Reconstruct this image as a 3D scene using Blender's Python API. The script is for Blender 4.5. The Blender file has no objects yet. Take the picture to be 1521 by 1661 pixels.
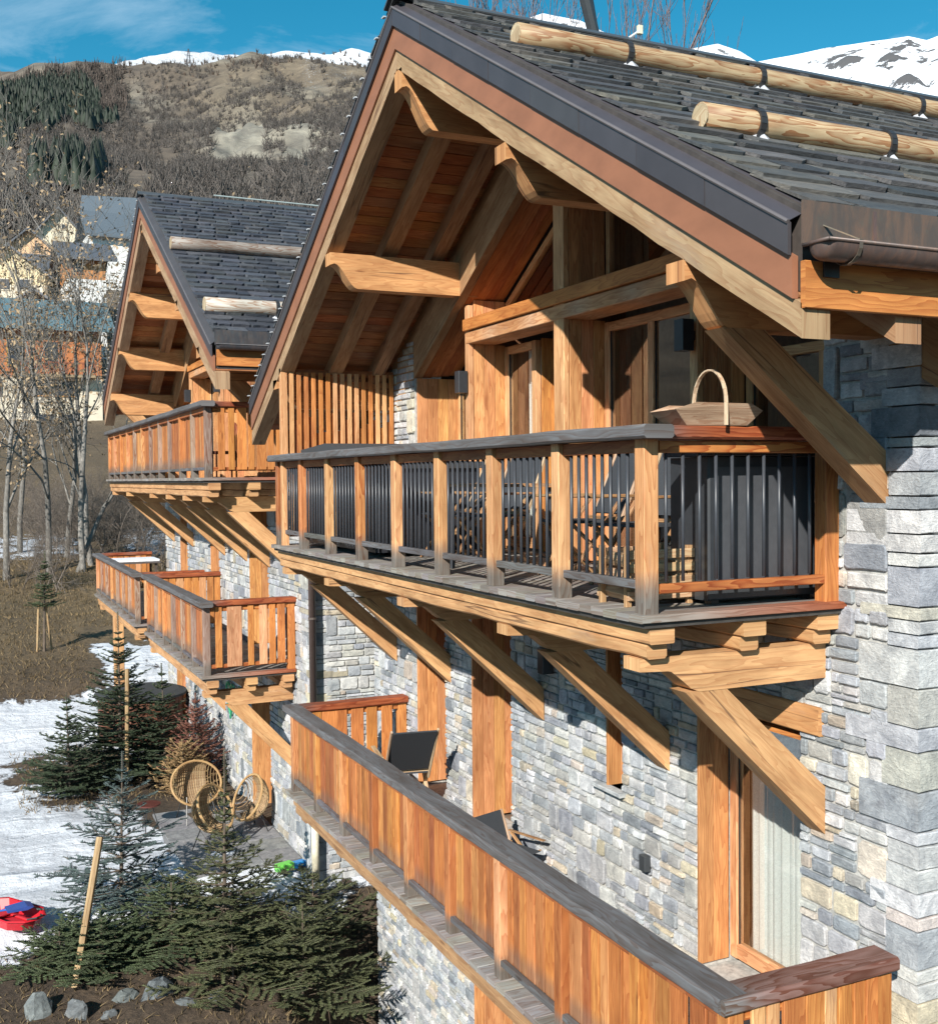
import bpy, math, random
import numpy as np
from mathutils import Vector, Matrix
random.seed(7); RNG = np.random.default_rng(7)
sc = bpy.context.scene
COL = sc.collection
R = math.radians
# ------------------------------------------------------------------ camera
CAM = Vector((-3.523, -5.286, 0.790)); YAW, PITCH, ROLL, FPX = 0.4383, -0.0316, -0.0091, 1778.3
cf = Vector((math.sin(YAW)*math.cos(PITCH), math.cos(YAW)*math.cos(PITCH), math.sin(PITCH)))
cr = Vector((math.cos(YAW), -math.sin(YAW), 0)); cu = cr.cross(cf)
c_, s_ = math.cos(ROLL), math.sin(ROLL)
cr, cu = c_*cr + s_*cu, -s_*cr + c_*cu
cam_d = bpy.data.cameras.new('camera'); cam = bpy.data.objects.new('camera', cam_d); COL.objects.link(cam)
cam.matrix_world = Matrix(((cr.x, cu.x, -cf.x, CAM.x), (cr.y, cu.y, -cf.y, CAM.y), (cr.z, cu.z, -cf.z, CAM.z), (0, 0, 0, 1)))
cam_d.sensor_fit = 'VERTICAL'; cam_d.sensor_height = 24; cam_d.lens = 24*FPX/1661
cam_d.clip_start = .05; cam_d.clip_end = 20000
sc.camera = cam
# ------------------------------------------------------------------ world + sun
SUN_FROM = Vector((-1.0, -1.0, .78)).normalized()
SUN_EL = math.asin(SUN_FROM.z); SUN_AZ = math.atan2(SUN_FROM.x, SUN_FROM.y)
w = bpy.data.worlds.new('World'); sc.world = w; w.use_nodes = True
nt = w.node_tree; nt.nodes.clear()
wo = nt.nodes.new('ShaderNodeOutputWorld'); bg = nt.nodes.new('ShaderNodeBackground')
sky = nt.nodes.new('ShaderNodeTexSky'); sky.sky_type = 'NISHITA'; sky.sun_disc = False
sky.sun_elevation = SUN_EL; sky.sun_rotation = SUN_AZ; sky.altitude = 1600; sky.air_density = 1.0
sky.dust_density = .15; sky.ozone_density = 1.6
hs = nt.nodes.new('ShaderNodeHueSaturation'); hs.inputs['Hue'].default_value = .470; hs.inputs['Saturation'].default_value = 1.42; hs.inputs['Value'].default_value = .74
# thin cirrus, mixed by direction
tc = nt.nodes.new('ShaderNodeTexCoord'); mp = nt.nodes.new('ShaderNodeMapping'); mp.inputs['Scale'].default_value = (1.6, 2.4, 6.0); mp.inputs['Rotation'].default_value = (0, .35, .3)
cn = nt.nodes.new('ShaderNodeTexNoise'); cn.inputs['Scale'].default_value = 2.1; cn.inputs['Detail'].default_value = 9; cn.inputs['Roughness'].default_value = .62; cn.inputs['Distortion'].default_value = .4
cramp = nt.nodes.new('ShaderNodeMapRange'); cramp.inputs['From Min'].default_value = .49; cramp.inputs['From Max'].default_value = .80; cramp.inputs['To Max'].default_value = .55
mxw = nt.nodes.new('ShaderNodeMixRGB'); mxw.inputs['Color2'].default_value = (5.2, 6.2, 7.0, 1)
L = nt.links
L.new(sky.outputs[0], hs.inputs['Color']); L.new(tc.outputs['Generated'], mp.inputs['Vector']); L.new(mp.outputs[0], cn.inputs['Vector'])
L.new(cn.outputs['Fac'], cramp.inputs['Value']); L.new(cramp.outputs[0], mxw.inputs['Fac']); L.new(hs.outputs[0], mxw.inputs['Color1'])
L.new(mxw.outputs[0], bg.inputs['Color']); bg.inputs['Strength'].default_value = .12; L.new(bg.outputs[0], wo.inputs['Surface'])
sd = bpy.data.lights.new('sun', 'SUN'); sd.energy = 5.0; sd.angle = R(.5); sd.color = (1.0, .945, .86)
sun = bpy.data.objects.new('sun', sd); COL.objects.link(sun); sun.location = (-30, -30, 30)
sun.rotation_euler = (-SUN_FROM).to_track_quat('-Z', 'Y').to_euler()
sc.view_settings.view_transform = 'Standard'; sc.view_settings.look = 'None'; sc.view_settings.gamma = 1
sc.view_settings.exposure = 0.63; sc.view_settings.use_curve_mapping = False
sc.render.engine = 'CYCLES'

# ------------------------------------------------------------------ materials
class N:
    def __init__(s, name):
        s.m = bpy.data.materials.new(name); s.m.use_nodes = True; s.t = s.m.node_tree; s.t.nodes.clear()
        s.out = s.t.nodes.new('ShaderNodeOutputMaterial'); s.b = s.t.nodes.new('ShaderNodeBsdfPrincipled'); s.t.links.new(s.b.outputs[0], s.out.inputs[0])
    def n(s, typ, **k):
        x = s.t.nodes.new('ShaderNode'+typ)
        for a, v in k.items():
            if hasattr(x, a): setattr(x, a, v)
            else: s.i(x, a.replace('_', ' '), v)
        return x
    def i(s, node, key, v):
        sock = node.inputs[key]
        if isinstance(v, bpy.types.NodeSocket): s.t.links.new(v, sock)
        else: sock.default_value = v
    def math(s, op, a, b=0.0):
        x = s.t.nodes.new('ShaderNodeMath'); x.operation = op; s.i(x, 0, a); s.i(x, 1, b); return x.outputs[0]
    def noise(s, vec, scale, detail=4, rough=.55, dist=0):
        x = s.n('TexNoise'); s.i(x, 'Vector', vec); s.i(x, 'Scale', scale); s.i(x, 'Detail', detail); s.i(x, 'Roughness', rough); s.i(x, 'Distortion', dist); return x.outputs['Fac']
    def map(s, vec, sx, sy, sz=1):
        x = s.n('Mapping'); s.i(x, 'Vector', vec); x.inputs['Scale'].default_value = (sx, sy, sz); return x.outputs[0]
    def rng(s, v, a, b, c, d):
        x = s.n('MapRange'); s.i(x, 'Value', v); s.i(x, 'From Min', a); s.i(x, 'From Max', b); s.i(x, 'To Min', c); s.i(x, 'To Max', d); return x.outputs[0]
    def mix(s, f, a, b, mode='MIX'):
        x = s.n('MixRGB'); x.blend_type = mode; s.i(x, 'Fac', f); s.i(x, 'Color1', a); s.i(x, 'Color2', b); return x.outputs[0]
    def col(s):
        x = s.n('Attribute'); x.attribute_name = 'Col'; return x.outputs['Color']
    def bump(s, h, strength, dist):
        x = s.n('Bump'); s.i(x, 'Height', h); s.i(x, 'Strength', strength); s.i(x, 'Distance', dist); s.t.links.new(x.outputs[0], s.b.inputs['Normal'])
    def set(s, base=None, rough=None, **k):
        if base is not None: s.i(s.b, 'Base Color', base)
        if rough is not None: s.i(s.b, 'Roughness', rough)
        for a, v in k.items(): s.i(s.b, a.replace('_', ' '), v)
        return s.m

def wood_mat(name, contrast, rough=.68, freq=26, cracks=False):
    m = N(name); uv = m.n('UVMap').outputs[0]
    warp = m.noise(m.map(uv, .9, 5.5), 1.0, 3, .5)
    warp2 = m.noise(m.map(uv, 2.2, 14), 1.0, 2, .5)
    sx = m.n('SeparateXYZ'); m.i(sx, 0, uv)
    ph = m.math('ADD', m.math('ADD', m.math('MULTIPLY', sx.outputs[1], float(freq)), m.math('MULTIPLY', warp, 11.0)), m.math('MULTIPLY', warp2, 1.6))
    ring = m.math('FRACT', ph, 0)
    ring = m.math('POWER', ring, 1.8)
    fib = m.noise(m.map(uv, 5, 230), 1.0, 3, .6)
    blot = m.noise(m.map(uv, 1.6, 7), 1.0, 4, .6)
    vo = m.n('TexVoronoi'); m.i(vo, 'Vector', m.map(uv, 1.15, 6.5)); m.i(vo, 'Scale', 1.0)
    knot = m.rng(vo.outputs['Distance'], .035, .085, 1.0, 0.0)
    c = m.col()
    late = m.mix(1.0, c, (.62, .40, .30, 1), 'MULTIPLY')
    f = m.math('MULTIPLY', ring, contrast)
    c1 = m.mix(f, c, late)
    c2 = m.mix(1.0, c1, m.mix(fib, (.74, .74, .74, 1), (1.2, 1.2, 1.2, 1)), 'MULTIPLY')
    c3 = m.mix(1.0, c2, m.mix(m.rng(blot, .3, .7, 0, 1), (.66, .60, .54, 1), (1.22, 1.25, 1.26, 1)), 'MULTIPLY')
    stk = m.noise(m.map(uv, .45, 34), 1.0, 4, .65)
    c3 = m.mix(m.rng(stk, .56, .74, 0, .65), c3, m.mix(1.0, c, (.50, .34, .24, 1), 'MULTIPLY'))
    gry = m.noise(m.map(uv, .7, 3.3), 1.0, 6, .7)
    c3 = m.mix(m.rng(gry, .60, .80, 0, .45), c3, (.30, .27, .235, 1))
    c4 = m.mix(m.math('MULTIPLY', knot, .75), c3, m.mix(1.0, c, (.28, .17, .12, 1), 'MULTIPLY'))
    h = m.math('ADD', m.math('MULTIPLY', ring, .5), m.math('MULTIPLY', fib, .6))
    if cracks:
        cn_ = m.noise(m.map(uv, .16, 5.0), 1.0, 3, .45, .1); d_ = m.math('ABSOLUTE', m.math('SUBTRACT', cn_, .5)); gate = m.rng(m.noise(m.map(uv, .8, 2.0), 1.0, 2, .5), .46, .56, 0, 1)
        ck = m.math('MULTIPLY', m.rng(d_, .002, .007, 1, 0), gate); c4 = m.mix(m.math('MULTIPLY', ck, .7), c4, (.08, .035, .02, 1)); h = m.math('SUBTRACT', h, m.math('MULTIPLY', ck, 2.0))
    m.bump(h, .45, .003)
    return m.set(c4, rough)
M = {}
M['wood'] = wood_mat('larch_wood', .68)
M['bold'] = wood_mat('larch_wood_bold_grain', 1.25, .6, 15)
M['fascia'] = None
M['beam'] = wood_mat('sawn_beam_wood', .45, .75, 13, True)
def stone_mat():
    m = N('schist_stone'); pos = m.n('NewGeometry').outputs['Position']
    c = m.col()
    n1 = m.noise(pos, 7, 6, .62, .6); n2 = m.noise(m.map(pos, 1, 1, 2.6), 30, 5, .68, .8); n3 = m.noise(pos, 3.1, 3, .5)
    a = m.mix(1.0, c, m.mix(m.rng(n1, .3, .7, 0, 1), (.60, .61, .63, 1), (1.26, 1.25, 1.22, 1)), 'MULTIPLY')
    a = m.mix(1.0, a, m.mix(m.rng(n2, .3, .72, 0, 1), (.74, .75, .77, 1), (1.22, 1.21, 1.2, 1)), 'MULTIPLY')
    a = m.mix(m.rng(n2, .66, .74, 0, .55), a, (.68, .68, .66, 1))
    a = m.mix(m.rng(n3, .62, .76, 0, .16), a, (.44, .38, .30, 1))
    h = m.math('ADD', n1, m.math('MULTIPLY', n2, .55)); m.bump(h, .9, .016)
    return m.set(a, .85)
M['stone'] = stone_mat()
def slate_mat():
    m = N('slate'); pos = m.n('NewGeometry').outputs['Position']; c = m.col()
    n1 = m.noise(m.map(pos, 1, 2.5, 2.5), 9, 6, .65, .5); n2 = m.noise(pos, 60, 4, .7)
    a = m.mix(1.0, c, m.mix(m.rng(n1, .3, .7, 0, 1), (.6, .62, .66, 1), (1.35, 1.33, 1.28, 1)), 'MULTIPLY')
    a = m.mix(m.rng(n2, .62, .76, 0, .4), a, (.22, .21, .18, 1))
    m.bump(m.math('ADD', n1, m.math('MULTIPLY', n2, .3)), .8, .012)
    return m.set(a, .62)
M['slate'] = slate_mat()
def plain(name, rough=.6, metal=0, nscale=14, amt=.25, bumpd=.002, stretch=(1, 1, 1)):
    m = N(name); pos = m.n('NewGeometry').outputs['Position']; c = m.col()
    n1 = m.noise(m.map(pos, *stretch), nscale, 5, .6, .3)
    a = m.mix(1.0, c, m.mix(m.rng(n1, .3, .7, 0, 1), (1-amt, 1-amt, 1-amt, 1), (1+amt, 1+amt, 1+amt, 1)), 'MULTIPLY')
    m.bump(n1, .4, bumpd)
    return m.set(a, rough, Metallic=metal)
M['plain'] = plain('painted_surface')
M['fascia'] = plain('painted_fascia', .6, 0, 5, .14, .001, (1, .5, 1)); M['flash'] = plain('dark_flashing', .42, .25, 3, .12, .001)
M['metal'] = plain('dark_painted_metal', .38, .0, 20, .1, .0005)
def copper():
    m = N('weathered_copper'); pos = m.n('NewGeometry').outputs['Position']; c = m.col()
    n1 = m.noise(m.map(pos, 3, 3, .8), 5, 6, .65, .8); n2 = m.noise(pos, 18, 4, .6)
    a = m.mix(m.rng(n1, .42, .66, 0, .75), c, m.mix(1.0, c, (1.9, 1.45, 1.15, 1), 'MULTIPLY'))
    a = m.mix(m.rng(n2, .55, .75, 0, .5), a, m.mix(1.0, c, (.9, 1.25, 1.25, 1), 'MULTIPLY'))
    m.bump(n1, .15, .003)
    return m.set(a, m.rng(n2, .3, .7, .35, .6), Metallic=.35)
M['copper'] = copper()
M['mortar'] = plain('mortar', .95, 0, 25, .3, .006)
M['fabric'] = plain('dark_canvas', .9, 0, 80, .12, .001)
M['bark'] = plain('bark', .9, 0, 18, .45, .01, (1, 1, .35))
M['leaf'] = plain('leaf', .75, 0, 3, .3, .0)
M['ndl'] = plain('needles', .7, 0, 5, .35, .0)
M['plaster'] = plain('plaster_wall', .9, 0, 1.2, .12, .01)
M['rock'] = M['stone']
def glass():
    m = N('window_glass'); t = m.t
    lw = m.n('LayerWeight'); lw.inputs['Blend'].default_value = .5
    fr = m.n('Fresnel'); fr.inputs['IOR'].default_value = 1.6
    f = m.rng(fr.outputs[0], .03, .4, .16, .95)
    ge = m.n('NewGeometry'); f = m.math('MULTIPLY', f, m.math('SUBTRACT', 1.0, ge.outputs['Backfacing']))
    tr = m.n('BsdfTransparent'); tr.inputs[0].default_value = (.92, .94, .935, 1)
    gl = m.n('BsdfGlossy'); gl.inputs['Roughness'].default_value = .015
    mx = m.n('MixShader'); m.i(mx, 0, f); t.links.new(tr.outputs[0], mx.inputs[1]); t.links.new(gl.outputs[0], mx.inputs[2]); t.links.new(mx.outputs[0], m.out.inputs[0])
    return m.m
M['glass'] = glass()
def ground_mat():
    m = N('alpine_ground'); pos = m.n('NewGeometry').outputs['Position']; c = m.col()
    at = m.n('Attribute'); at.attribute_name = 'snow'; sn = at.outputs['Fac']
    n0 = m.noise(pos, 1.1, 7, .62, .4); n1 = m.noise(pos, 9, 6, .7, .3); n2 = m.noise(pos, 60, 4, .7); nf = m.noise(pos, .045, 10, .7, .6)
    a = m.mix(1.0, c, m.mix(m.rng(n1, .3, .7, 0, 1), (.45, .45, .45, 1), (1.55, 1.5, 1.4, 1)), 'MULTIPLY')
    a = m.mix(1.0, a, m.mix(m.rng(n2, .3, .7, 0, 1), (.6, .6, .6, 1), (1.4, 1.38, 1.3, 1)), 'MULTIPLY')
    a = m.mix(1.0, a, m.mix(m.rng(nf, .35, .65, 0, 1), (.55, .54, .55, 1), (1.42, 1.4, 1.35, 1)), 'MULTIPLY')
    s1 = m.math('ADD', sn, m.math('MULTIPLY', m.math('SUBTRACT', n0, .5), 1.35)); s1 = m.math('ADD', s1, m.math('MULTIPLY', m.math('SUBTRACT', n1, .5), .45))
    msk = m.rng(s1, .48, .54, 0, 1)
    dirt = m.rng(n2, .66, .74, 0, .35)
    snowc = m.mix(dirt, (.62, .655, .71, 1), (.36, .34, .30, 1))
    a = m.mix(msk, a, snowc)
    n3 = m.noise(m.map(pos, .55, 1.9), 1.0, 4, .5, .6); n4 = m.noise(pos, 3.2, 3, .5)
    a = m.mix(m.math('MULTIPLY', msk, m.rng(n4, .58, .78, 0, .35)), a, (.42, .44, .46, 1))
    hb = m.math('ADD', m.math('MULTIPLY', m.math('MULTIPLY', m.math('ADD', n3, m.math('MULTIPLY', n4, .35)), msk), 3.0), m.math('ADD', m.math('MULTIPLY', n1, .8), m.math('MULTIPLY', n2, .25))); hb = m.math('ADD', hb, m.math('MULTIPLY', msk, .8))
    m.bump(hb, .9, .06)
    return m.set(a, .9)
M['ground'] = ground_mat()

# ------------------------------------------------------------------ mesh building
def srgb(r, g, b):
    f = lambda c: ((c/255+.055)/1.055)**2.4 if c > 10 else c/255/12.92
    return (f(r), f(g), f(b))
class MB:
    def __init__(s): s.v = []; s.c = []; s.f = []; s.uv = []
    def add(s, vs, fs, uvs, cols):
        o = len(s.v); s.v += vs
        s.c += (cols if isinstance(cols, list) else [cols]*len(vs))
        for f, u in zip(fs, uvs): s.f.append([i+o for i in f]); s.uv.append(u)
    def mesh(s, name, mat, smooth=False):
        me = bpy.data.meshes.new(name); me.from_pydata([tuple(v) for v in s.v], [], s.f)
        if s.uv:
            ul = me.uv_layers.new(name='UVMap'); fl = [x for u in s.uv for p in u for x in p]
            ul.data.foreach_set('uv', fl)
        ca = me.color_attributes.new('Col', 'FLOAT_COLOR', 'POINT')
        ca.data.foreach_set('color', [x for c in s.c for x in (c[0], c[1], c[2], 1.0)])
        me.materials.append(M[mat])
        if smooth: me.polygons.foreach_set('use_smooth', [True]*len(me.polygons))
        me.update(); return me
def link(name, me, parent=None, loc=None):
    o = bpy.data.objects.new(name, me); COL.objects.link(o)
    if parent is not None: o.parent = parent
    if loc is not None: o.location = loc
    return o
def part(name, mb, parent, mat, smooth=False, kind=None, label=None):
    o = link(name, mb.mesh(name, mat, smooth), parent)
    if kind: o['kind'] = kind
    if label: o['label'] = label
    return o
def tag(o, label=None, cat=None, group=None, kind=None):
    for k, v in (('label', label), ('category', cat), ('group', group), ('kind', kind)):
        if v: o[k] = v
    return o
def thing(name, label, cat, group=None, loc=(0, 0, 0)):
    o = bpy.data.objects.new(name, None); COL.objects.link(o); o.location = loc; o.empty_display_size = .2
    return tag(o, label, cat, group)
def vary(c, a=.12, hue=.05):
    k = 1+random.uniform(-a, a); return (c[0]*k, c[1]*k*(1+random.uniform(-hue, hue)), c[2]*k*(1+random.uniform(-hue*1.5, hue*1.5)))
def mixc(a, b, t): return tuple(a[i]*(1-t)+b[i]*t for i in range(3))
V = Vector
def beam(mb, p0, p1, w, h, col, up=(0, 0, 1), ch=.006, stops=None, cfun=None, wob=0.0):
    """bar from p0 to p1, w across, h along 'up', chamfered edges; stops = extra rings, cfun(t) colour"""
    p0, p1, up = V(p0), V(p1), V(up); ax = (p1-p0); Ln = ax.length; ax = ax/Ln
    side = ax.cross(up)
    if side.length < 1e-5: up = V((1, 0, 0)); side = ax.cross(up)
    side.normalize(); up = side.cross(ax).normalized()
    a, b = w/2, h/2; ch = min(ch, a*.45, b*.45)
    prof = [(-a+ch, -b), (a-ch, -b), (a, -b+ch), (a, b-ch), (a-ch, b), (-a+ch, b), (-a, b-ch), (-a, -b+ch)] if ch > 0 else [(-a, -b), (a, -b), (a, b), (-a, b)]
    n = len(prof); ts = [0]+(sorted(stops) if stops else [])+[1]
    ru, rv = random.uniform(0, 60), random.uniform(0, 60)
    per = [0]
    for i in range(n):
        q0, q1 = prof[i], prof[(i+1) % n]; per.append(per[-1]+math.hypot(q1[0]-q0[0], q1[1]-q0[1]))
    vs, cs, fs, us = [], [], [], []
    for k, t in enumerate(ts):
        dx, dz = (random.uniform(-wob, wob), random.uniform(-wob, wob)) if wob and 0 < k < len(ts)-1 else (0, 0)
        for (x, y) in prof: vs.append(p0+ax*(Ln*t)+side*(x+dx)+up*(y+dz)); cs.append(cfun(t) if cfun else col)
    for k in range(len(ts)-1):
        for i in range(n):
            j = (i+1) % n; a0 = k*n
            fs.append([a0+i, a0+j, a0+n+j, a0+n+i]); u0, u1 = ru+Ln*ts[k], ru+Ln*ts[k+1]
            us.append([(u0, rv+per[i]), (u0, rv+per[i+1]), (u1, rv+per[i+1]), (u1, rv+per[i])])
    base = len(vs)
    fs.append(list(range(n))[::-1]); us.append([(ru+prof[i][0]*.3, rv+prof[i][1]) for i in range(n)][::-1])
    o = (len(ts)-1)*n; fs.append([o+i for i in range(n)]); us.append([(ru+prof[i][0]*.3, rv+prof[i][1]) for i in range(n)])
    fs = [f[::-1] for f in fs]; us = [u[::-1] for u in us]
    mb.add(vs, fs, us, cs)
def box(mb, x0, x1, y0, y1, z0, z1, col, ax='x', ch=0.0):
    if ax == 'x': beam(mb, (x0, (y0+y1)/2, (z0+z1)/2), (x1, (y0+y1)/2, (z0+z1)/2), y1-y0, z1-z0, col, (0, 0, 1), ch)
    elif ax == 'y': beam(mb, ((x0+x1)/2, y0, (z0+z1)/2), ((x0+x1)/2, y1, (z0+z1)/2), x1-x0, z1-z0, col, (0, 0, 1), ch)
    else: beam(mb, ((x0+x1)/2, (y0+y1)/2, z0), ((x0+x1)/2, (y0+y1)/2, z1), y1-y0, x1-x0, col, (1, 0, 0), ch)
def prism(mb, poly, y0, y1, col, plane='xz', along=0, ecol=None):
    """polygon in xz (or yz) pushed along y (or x); poly anticlockwise seen from -y"""
    ru, rv = random.uniform(0, 60), random.uniform(0, 60); n = len(poly)
    def P(q, d): return V((q[0], d, q[1])) if plane == 'xz' else V((d, q[0], q[1]))
    vs = [P(q, y0) for q in poly]+[P(q, y1) for q in poly]
    ca, sa = math.cos(along), math.sin(along)
    uvp = [(ru+q[0]*ca+q[1]*sa, rv-q[0]*sa+q[1]*ca) for q in poly]
    fs = [list(range(n)), list(range(n, 2*n))[::-1]]; us = [uvp, uvp[::-1]]
    if plane != 'xz': fs = [f[::-1] for f in fs]; us = [u[::-1] for u in us]
    for i in range(n):
        j = (i+1) % n; f = [i, n+i, n+j, j]; u = [uvp[i], (uvp[i][0], rv+3+abs(y1-y0)), (uvp[j][0], rv+3+abs(y1-y0)), (uvp[j][0], rv+3)]
        u[0] = (uvp[i][0], rv+3)
        if plane != 'xz': f = f[::-1]; u = u[::-1]
        fs.append(f); us.append(u)
    cs = [col]*len(vs); mb.add(vs, fs, us, cs)
def tube(mb, pts, rad, col, n=8, cap=True, rads=None, cols=None):
    pts = [V(p) for p in pts]; vs, cs, fs, us = [], [], [], []; ru = random.uniform(0, 50); prevs = None; L0 = 0
    for k, p in enumerate(pts):
        t = (pts[min(k+1, len(pts)-1)]-pts[max(k-1, 0)]).normalized()
        if prevs is None: a = t.cross(V((0, 0, 1)) if abs(t.z) < .9 else V((1, 0, 0))).normalized()
        else: a = (prevs-t*prevs.dot(t)).normalized()
        prevs = a; b = t.cross(a); r = rads[k] if rads else rad
        for i in range(n):
            an = 2*math.pi*i/n; vs.append(p+a*(r*math.cos(an))+b*(r*math.sin(an))); cs.append(cols[k] if cols else col)
    for k in range(len(pts)-1):
        Ls = (pts[k+1]-pts[k]).length
        for i in range(n):
            j = (i+1) % n; fs.append([k*n+i, k*n+j, (k+1)*n+j, (k+1)*n+i]); r = rads[k] if rads else rad; pv = 2*math.pi*r/n
            us.append([(ru+L0, i*pv), (ru+L0, (i+1)*pv), (ru+L0+Ls, (i+1)*pv), (ru+L0+Ls, i*pv)])
        L0 += Ls
    if cap:
        fs.append(list(range(n))[::-1]); us.append([(ru, i*.02) for i in range(n)]); o = (len(pts)-1)*n
        fs.append([o+i for i in range(n)]); us.append([(ru, i*.02) for i in range(n)])
    mb.add(vs, fs, us, cs)
def proj(p):
    d = V(p)-CAM; z = d.dot(cf)
    if z < .1: return None
    return 760.5+FPX*d.dot(cr)/z, 830.5-FPX*d.dot(cu)/z, z
def inview(p, m=60):
    q = proj(p); return q is not None and -m < q[0] < 1521+m and -m < q[1] < 1661+m
# ------------------------------------------------------------------ palette (base colours)
LARCH = (.54, .22, .060); LARCH_L = (.66, .37, .18); LARCH_R = (.36, .125, .04); BEAM = (.58, .335, .155); BEAM_D = (.40, .24, .125)
GREYW = (.135, .138, .148); GREYW_L = (.27, .26, .25); REDW = (.33, .09, .03); FASCIA = (.27, .115, .062); SOFF = (.36, .17, .072)
DARKM = (.045, .050, .060); FLASH = (.072, .066, .073); COPPER = (.11, .083, .077)
STONES = [(.38, .40, .43), (.45, .465, .48), (.33, .355, .385), (.52, .525, .53), (.26, .285, .315), (.46, .47, .475), (.40, .42, .445), (.55, .55, .54), (.42, .42, .40)]
STONE_WARM = [(.54, .47, .37), (.50, .43, .33), (.58, .54, .46), (.40, .36, .29), (.56, .50, .41)]
def stone_col():
    return vary(random.choice(STONE_WARM), .12) if random.random() < .11 else vary(random.choice(STONES), .2, .02)
# ------------------------------------------------------------------ stone walls
def lay_stones(u0, u1, z0, z1, openings, big=1.0, zmax=None, gap=.010, thin=1.0):
    """random coursed rubble: list of (u, z, w, h) boxes filling the wall around its openings"""
    out = []
    zb = sorted({z0, z1, *[o[2] for o in openings if z0 < o[2] < z1], *[o[3] for o in openings if z0 < o[3] < z1]})
    for za, zc in zip(zb[:-1], zb[1:]):
        H = zc-za; rows = []; z = za
        while z < zc-1e-4:
            h = random.choice((.13, .16, .19, .22, .26, .30))*big
            if zc-z-h < .09*big: h = zc-z
            h = min(h, zc-z); rows.append((z, h)); z += h
        for z, h in rows:
            segs = [(u0, u1)]
            for o in openings:
                if o[2] < z+h/2 < o[3]:
                    ns = []
                    for a, b in segs:
                        if o[1] <= a or o[0] >= b: ns.append((a, b))
                        else:
                            if o[0] > a: ns.append((a, o[0]))
                            if o[1] < b: ns.append((o[1], b))
                    segs = ns
            for a, b in segs:
                u = a
                while u < b-1e-3:
                    r = random.random()
                    wv = random.uniform(.16, .34)*big if r < .36 else random.uniform(.28, .62)*big
                    if b-u-wv < .12*big: wv = b-u
                    wv = min(wv, b-u)
                    if r < .36 or h < .1*big: out.append((u, z, wv, h))
                    else:
                        k = 2 if h < .2*big else random.choice((2, 3, 3, 4)) if thin > .5 else 2
                        hs = [random.uniform(.6, 1.4) for _ in range(k)]; sm = sum(hs); zz = z
                        for q in hs:
                            hh = h*q/sm; uu = u; ue = u+wv
                            while uu < ue-1e-3:
                                w2 = random.uniform(.12, .34)*big
                                if ue-uu-w2 < .08*big: w2 = ue-uu
                                w2 = min(w2, ue-uu); out.append((uu, zz, w2, hh)); uu += w2
                            zz += hh
                    u += wv
    res = []
    for (u, z, w_, h) in out:
        if zmax and z+h > zmax(u+w_/2): continue
        res.append((u+gap/2, z+gap/2, w_-gap, h-gap))
    return res
def stone_geo(mb, org, ud, nd, u, z, w_, h, prot=None, col=None):
    """one rough-faced stone: 12-point outline, set-back edge, pillowed face"""
    zd = V((0, 0, 1)); c = V(org)+ud*(u+w_/2)+zd*(z+h/2); prot = prot if prot is not None else random.uniform(.004, .017)
    pts = []; a, b = w_/2, h/2; jr = min(a, b)*.13
    e = min(a, b)*.22; base = [(-a, -b+e), (-a+e, -b), (-a*.3, -b), (a*.3, -b), (a-e, -b), (a, -b+e), (a, b-e), (a-e, b), (a*.3, b), (-a*.3, b), (-a+e, b), (-a, b-e)]
    for x, y in base: pts.append((x-math.copysign(random.uniform(0, jr), x), y-math.copysign(random.uniform(0, jr), y)))
    n = len(pts); vs = []; ins = min(.008, min(a, b)*.2)
    for x, y in pts: vs.append(c+ud*x+zd*y-nd*.02)
    tl = (random.uniform(-.3, .3), random.uniform(-.3, .3))
    def dep(x, y): return prot*(1+tl[0]*x/a+tl[1]*y/b)
    for x, y in pts: vs.append(c+ud*(x*(1-ins*.3/a))+zd*(y*(1-ins*.3/b))+nd*(dep(x, y)*.55))
    for x, y in pts:
        k1, k2 = (a-ins*1.3)/a, (b-ins*1.3)/b; vs.append(c+ud*(x*k1)+zd*(y*k2)+nd*(dep(x, y)*random.uniform(.85, 1.15)))
    vs.append(c+nd*(prot*random.uniform(.95, 1.15)))
    fs = []
    for r in range(2):
        for i in range(n): j = (i+1) % n; fs.append([r*n+i, r*n+j, (r+1)*n+j, (r+1)*n+i])
    for i in range(n): fs.append([2*n+i, 2*n+(i+1) % n, 3*n])
    if ud.cross(zd).dot(nd) < 0: fs = [f[::-1] for f in fs]
    mb.add(vs, fs, [[(0, 0)]*len(f) for f in fs], col or stone_col())
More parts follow.
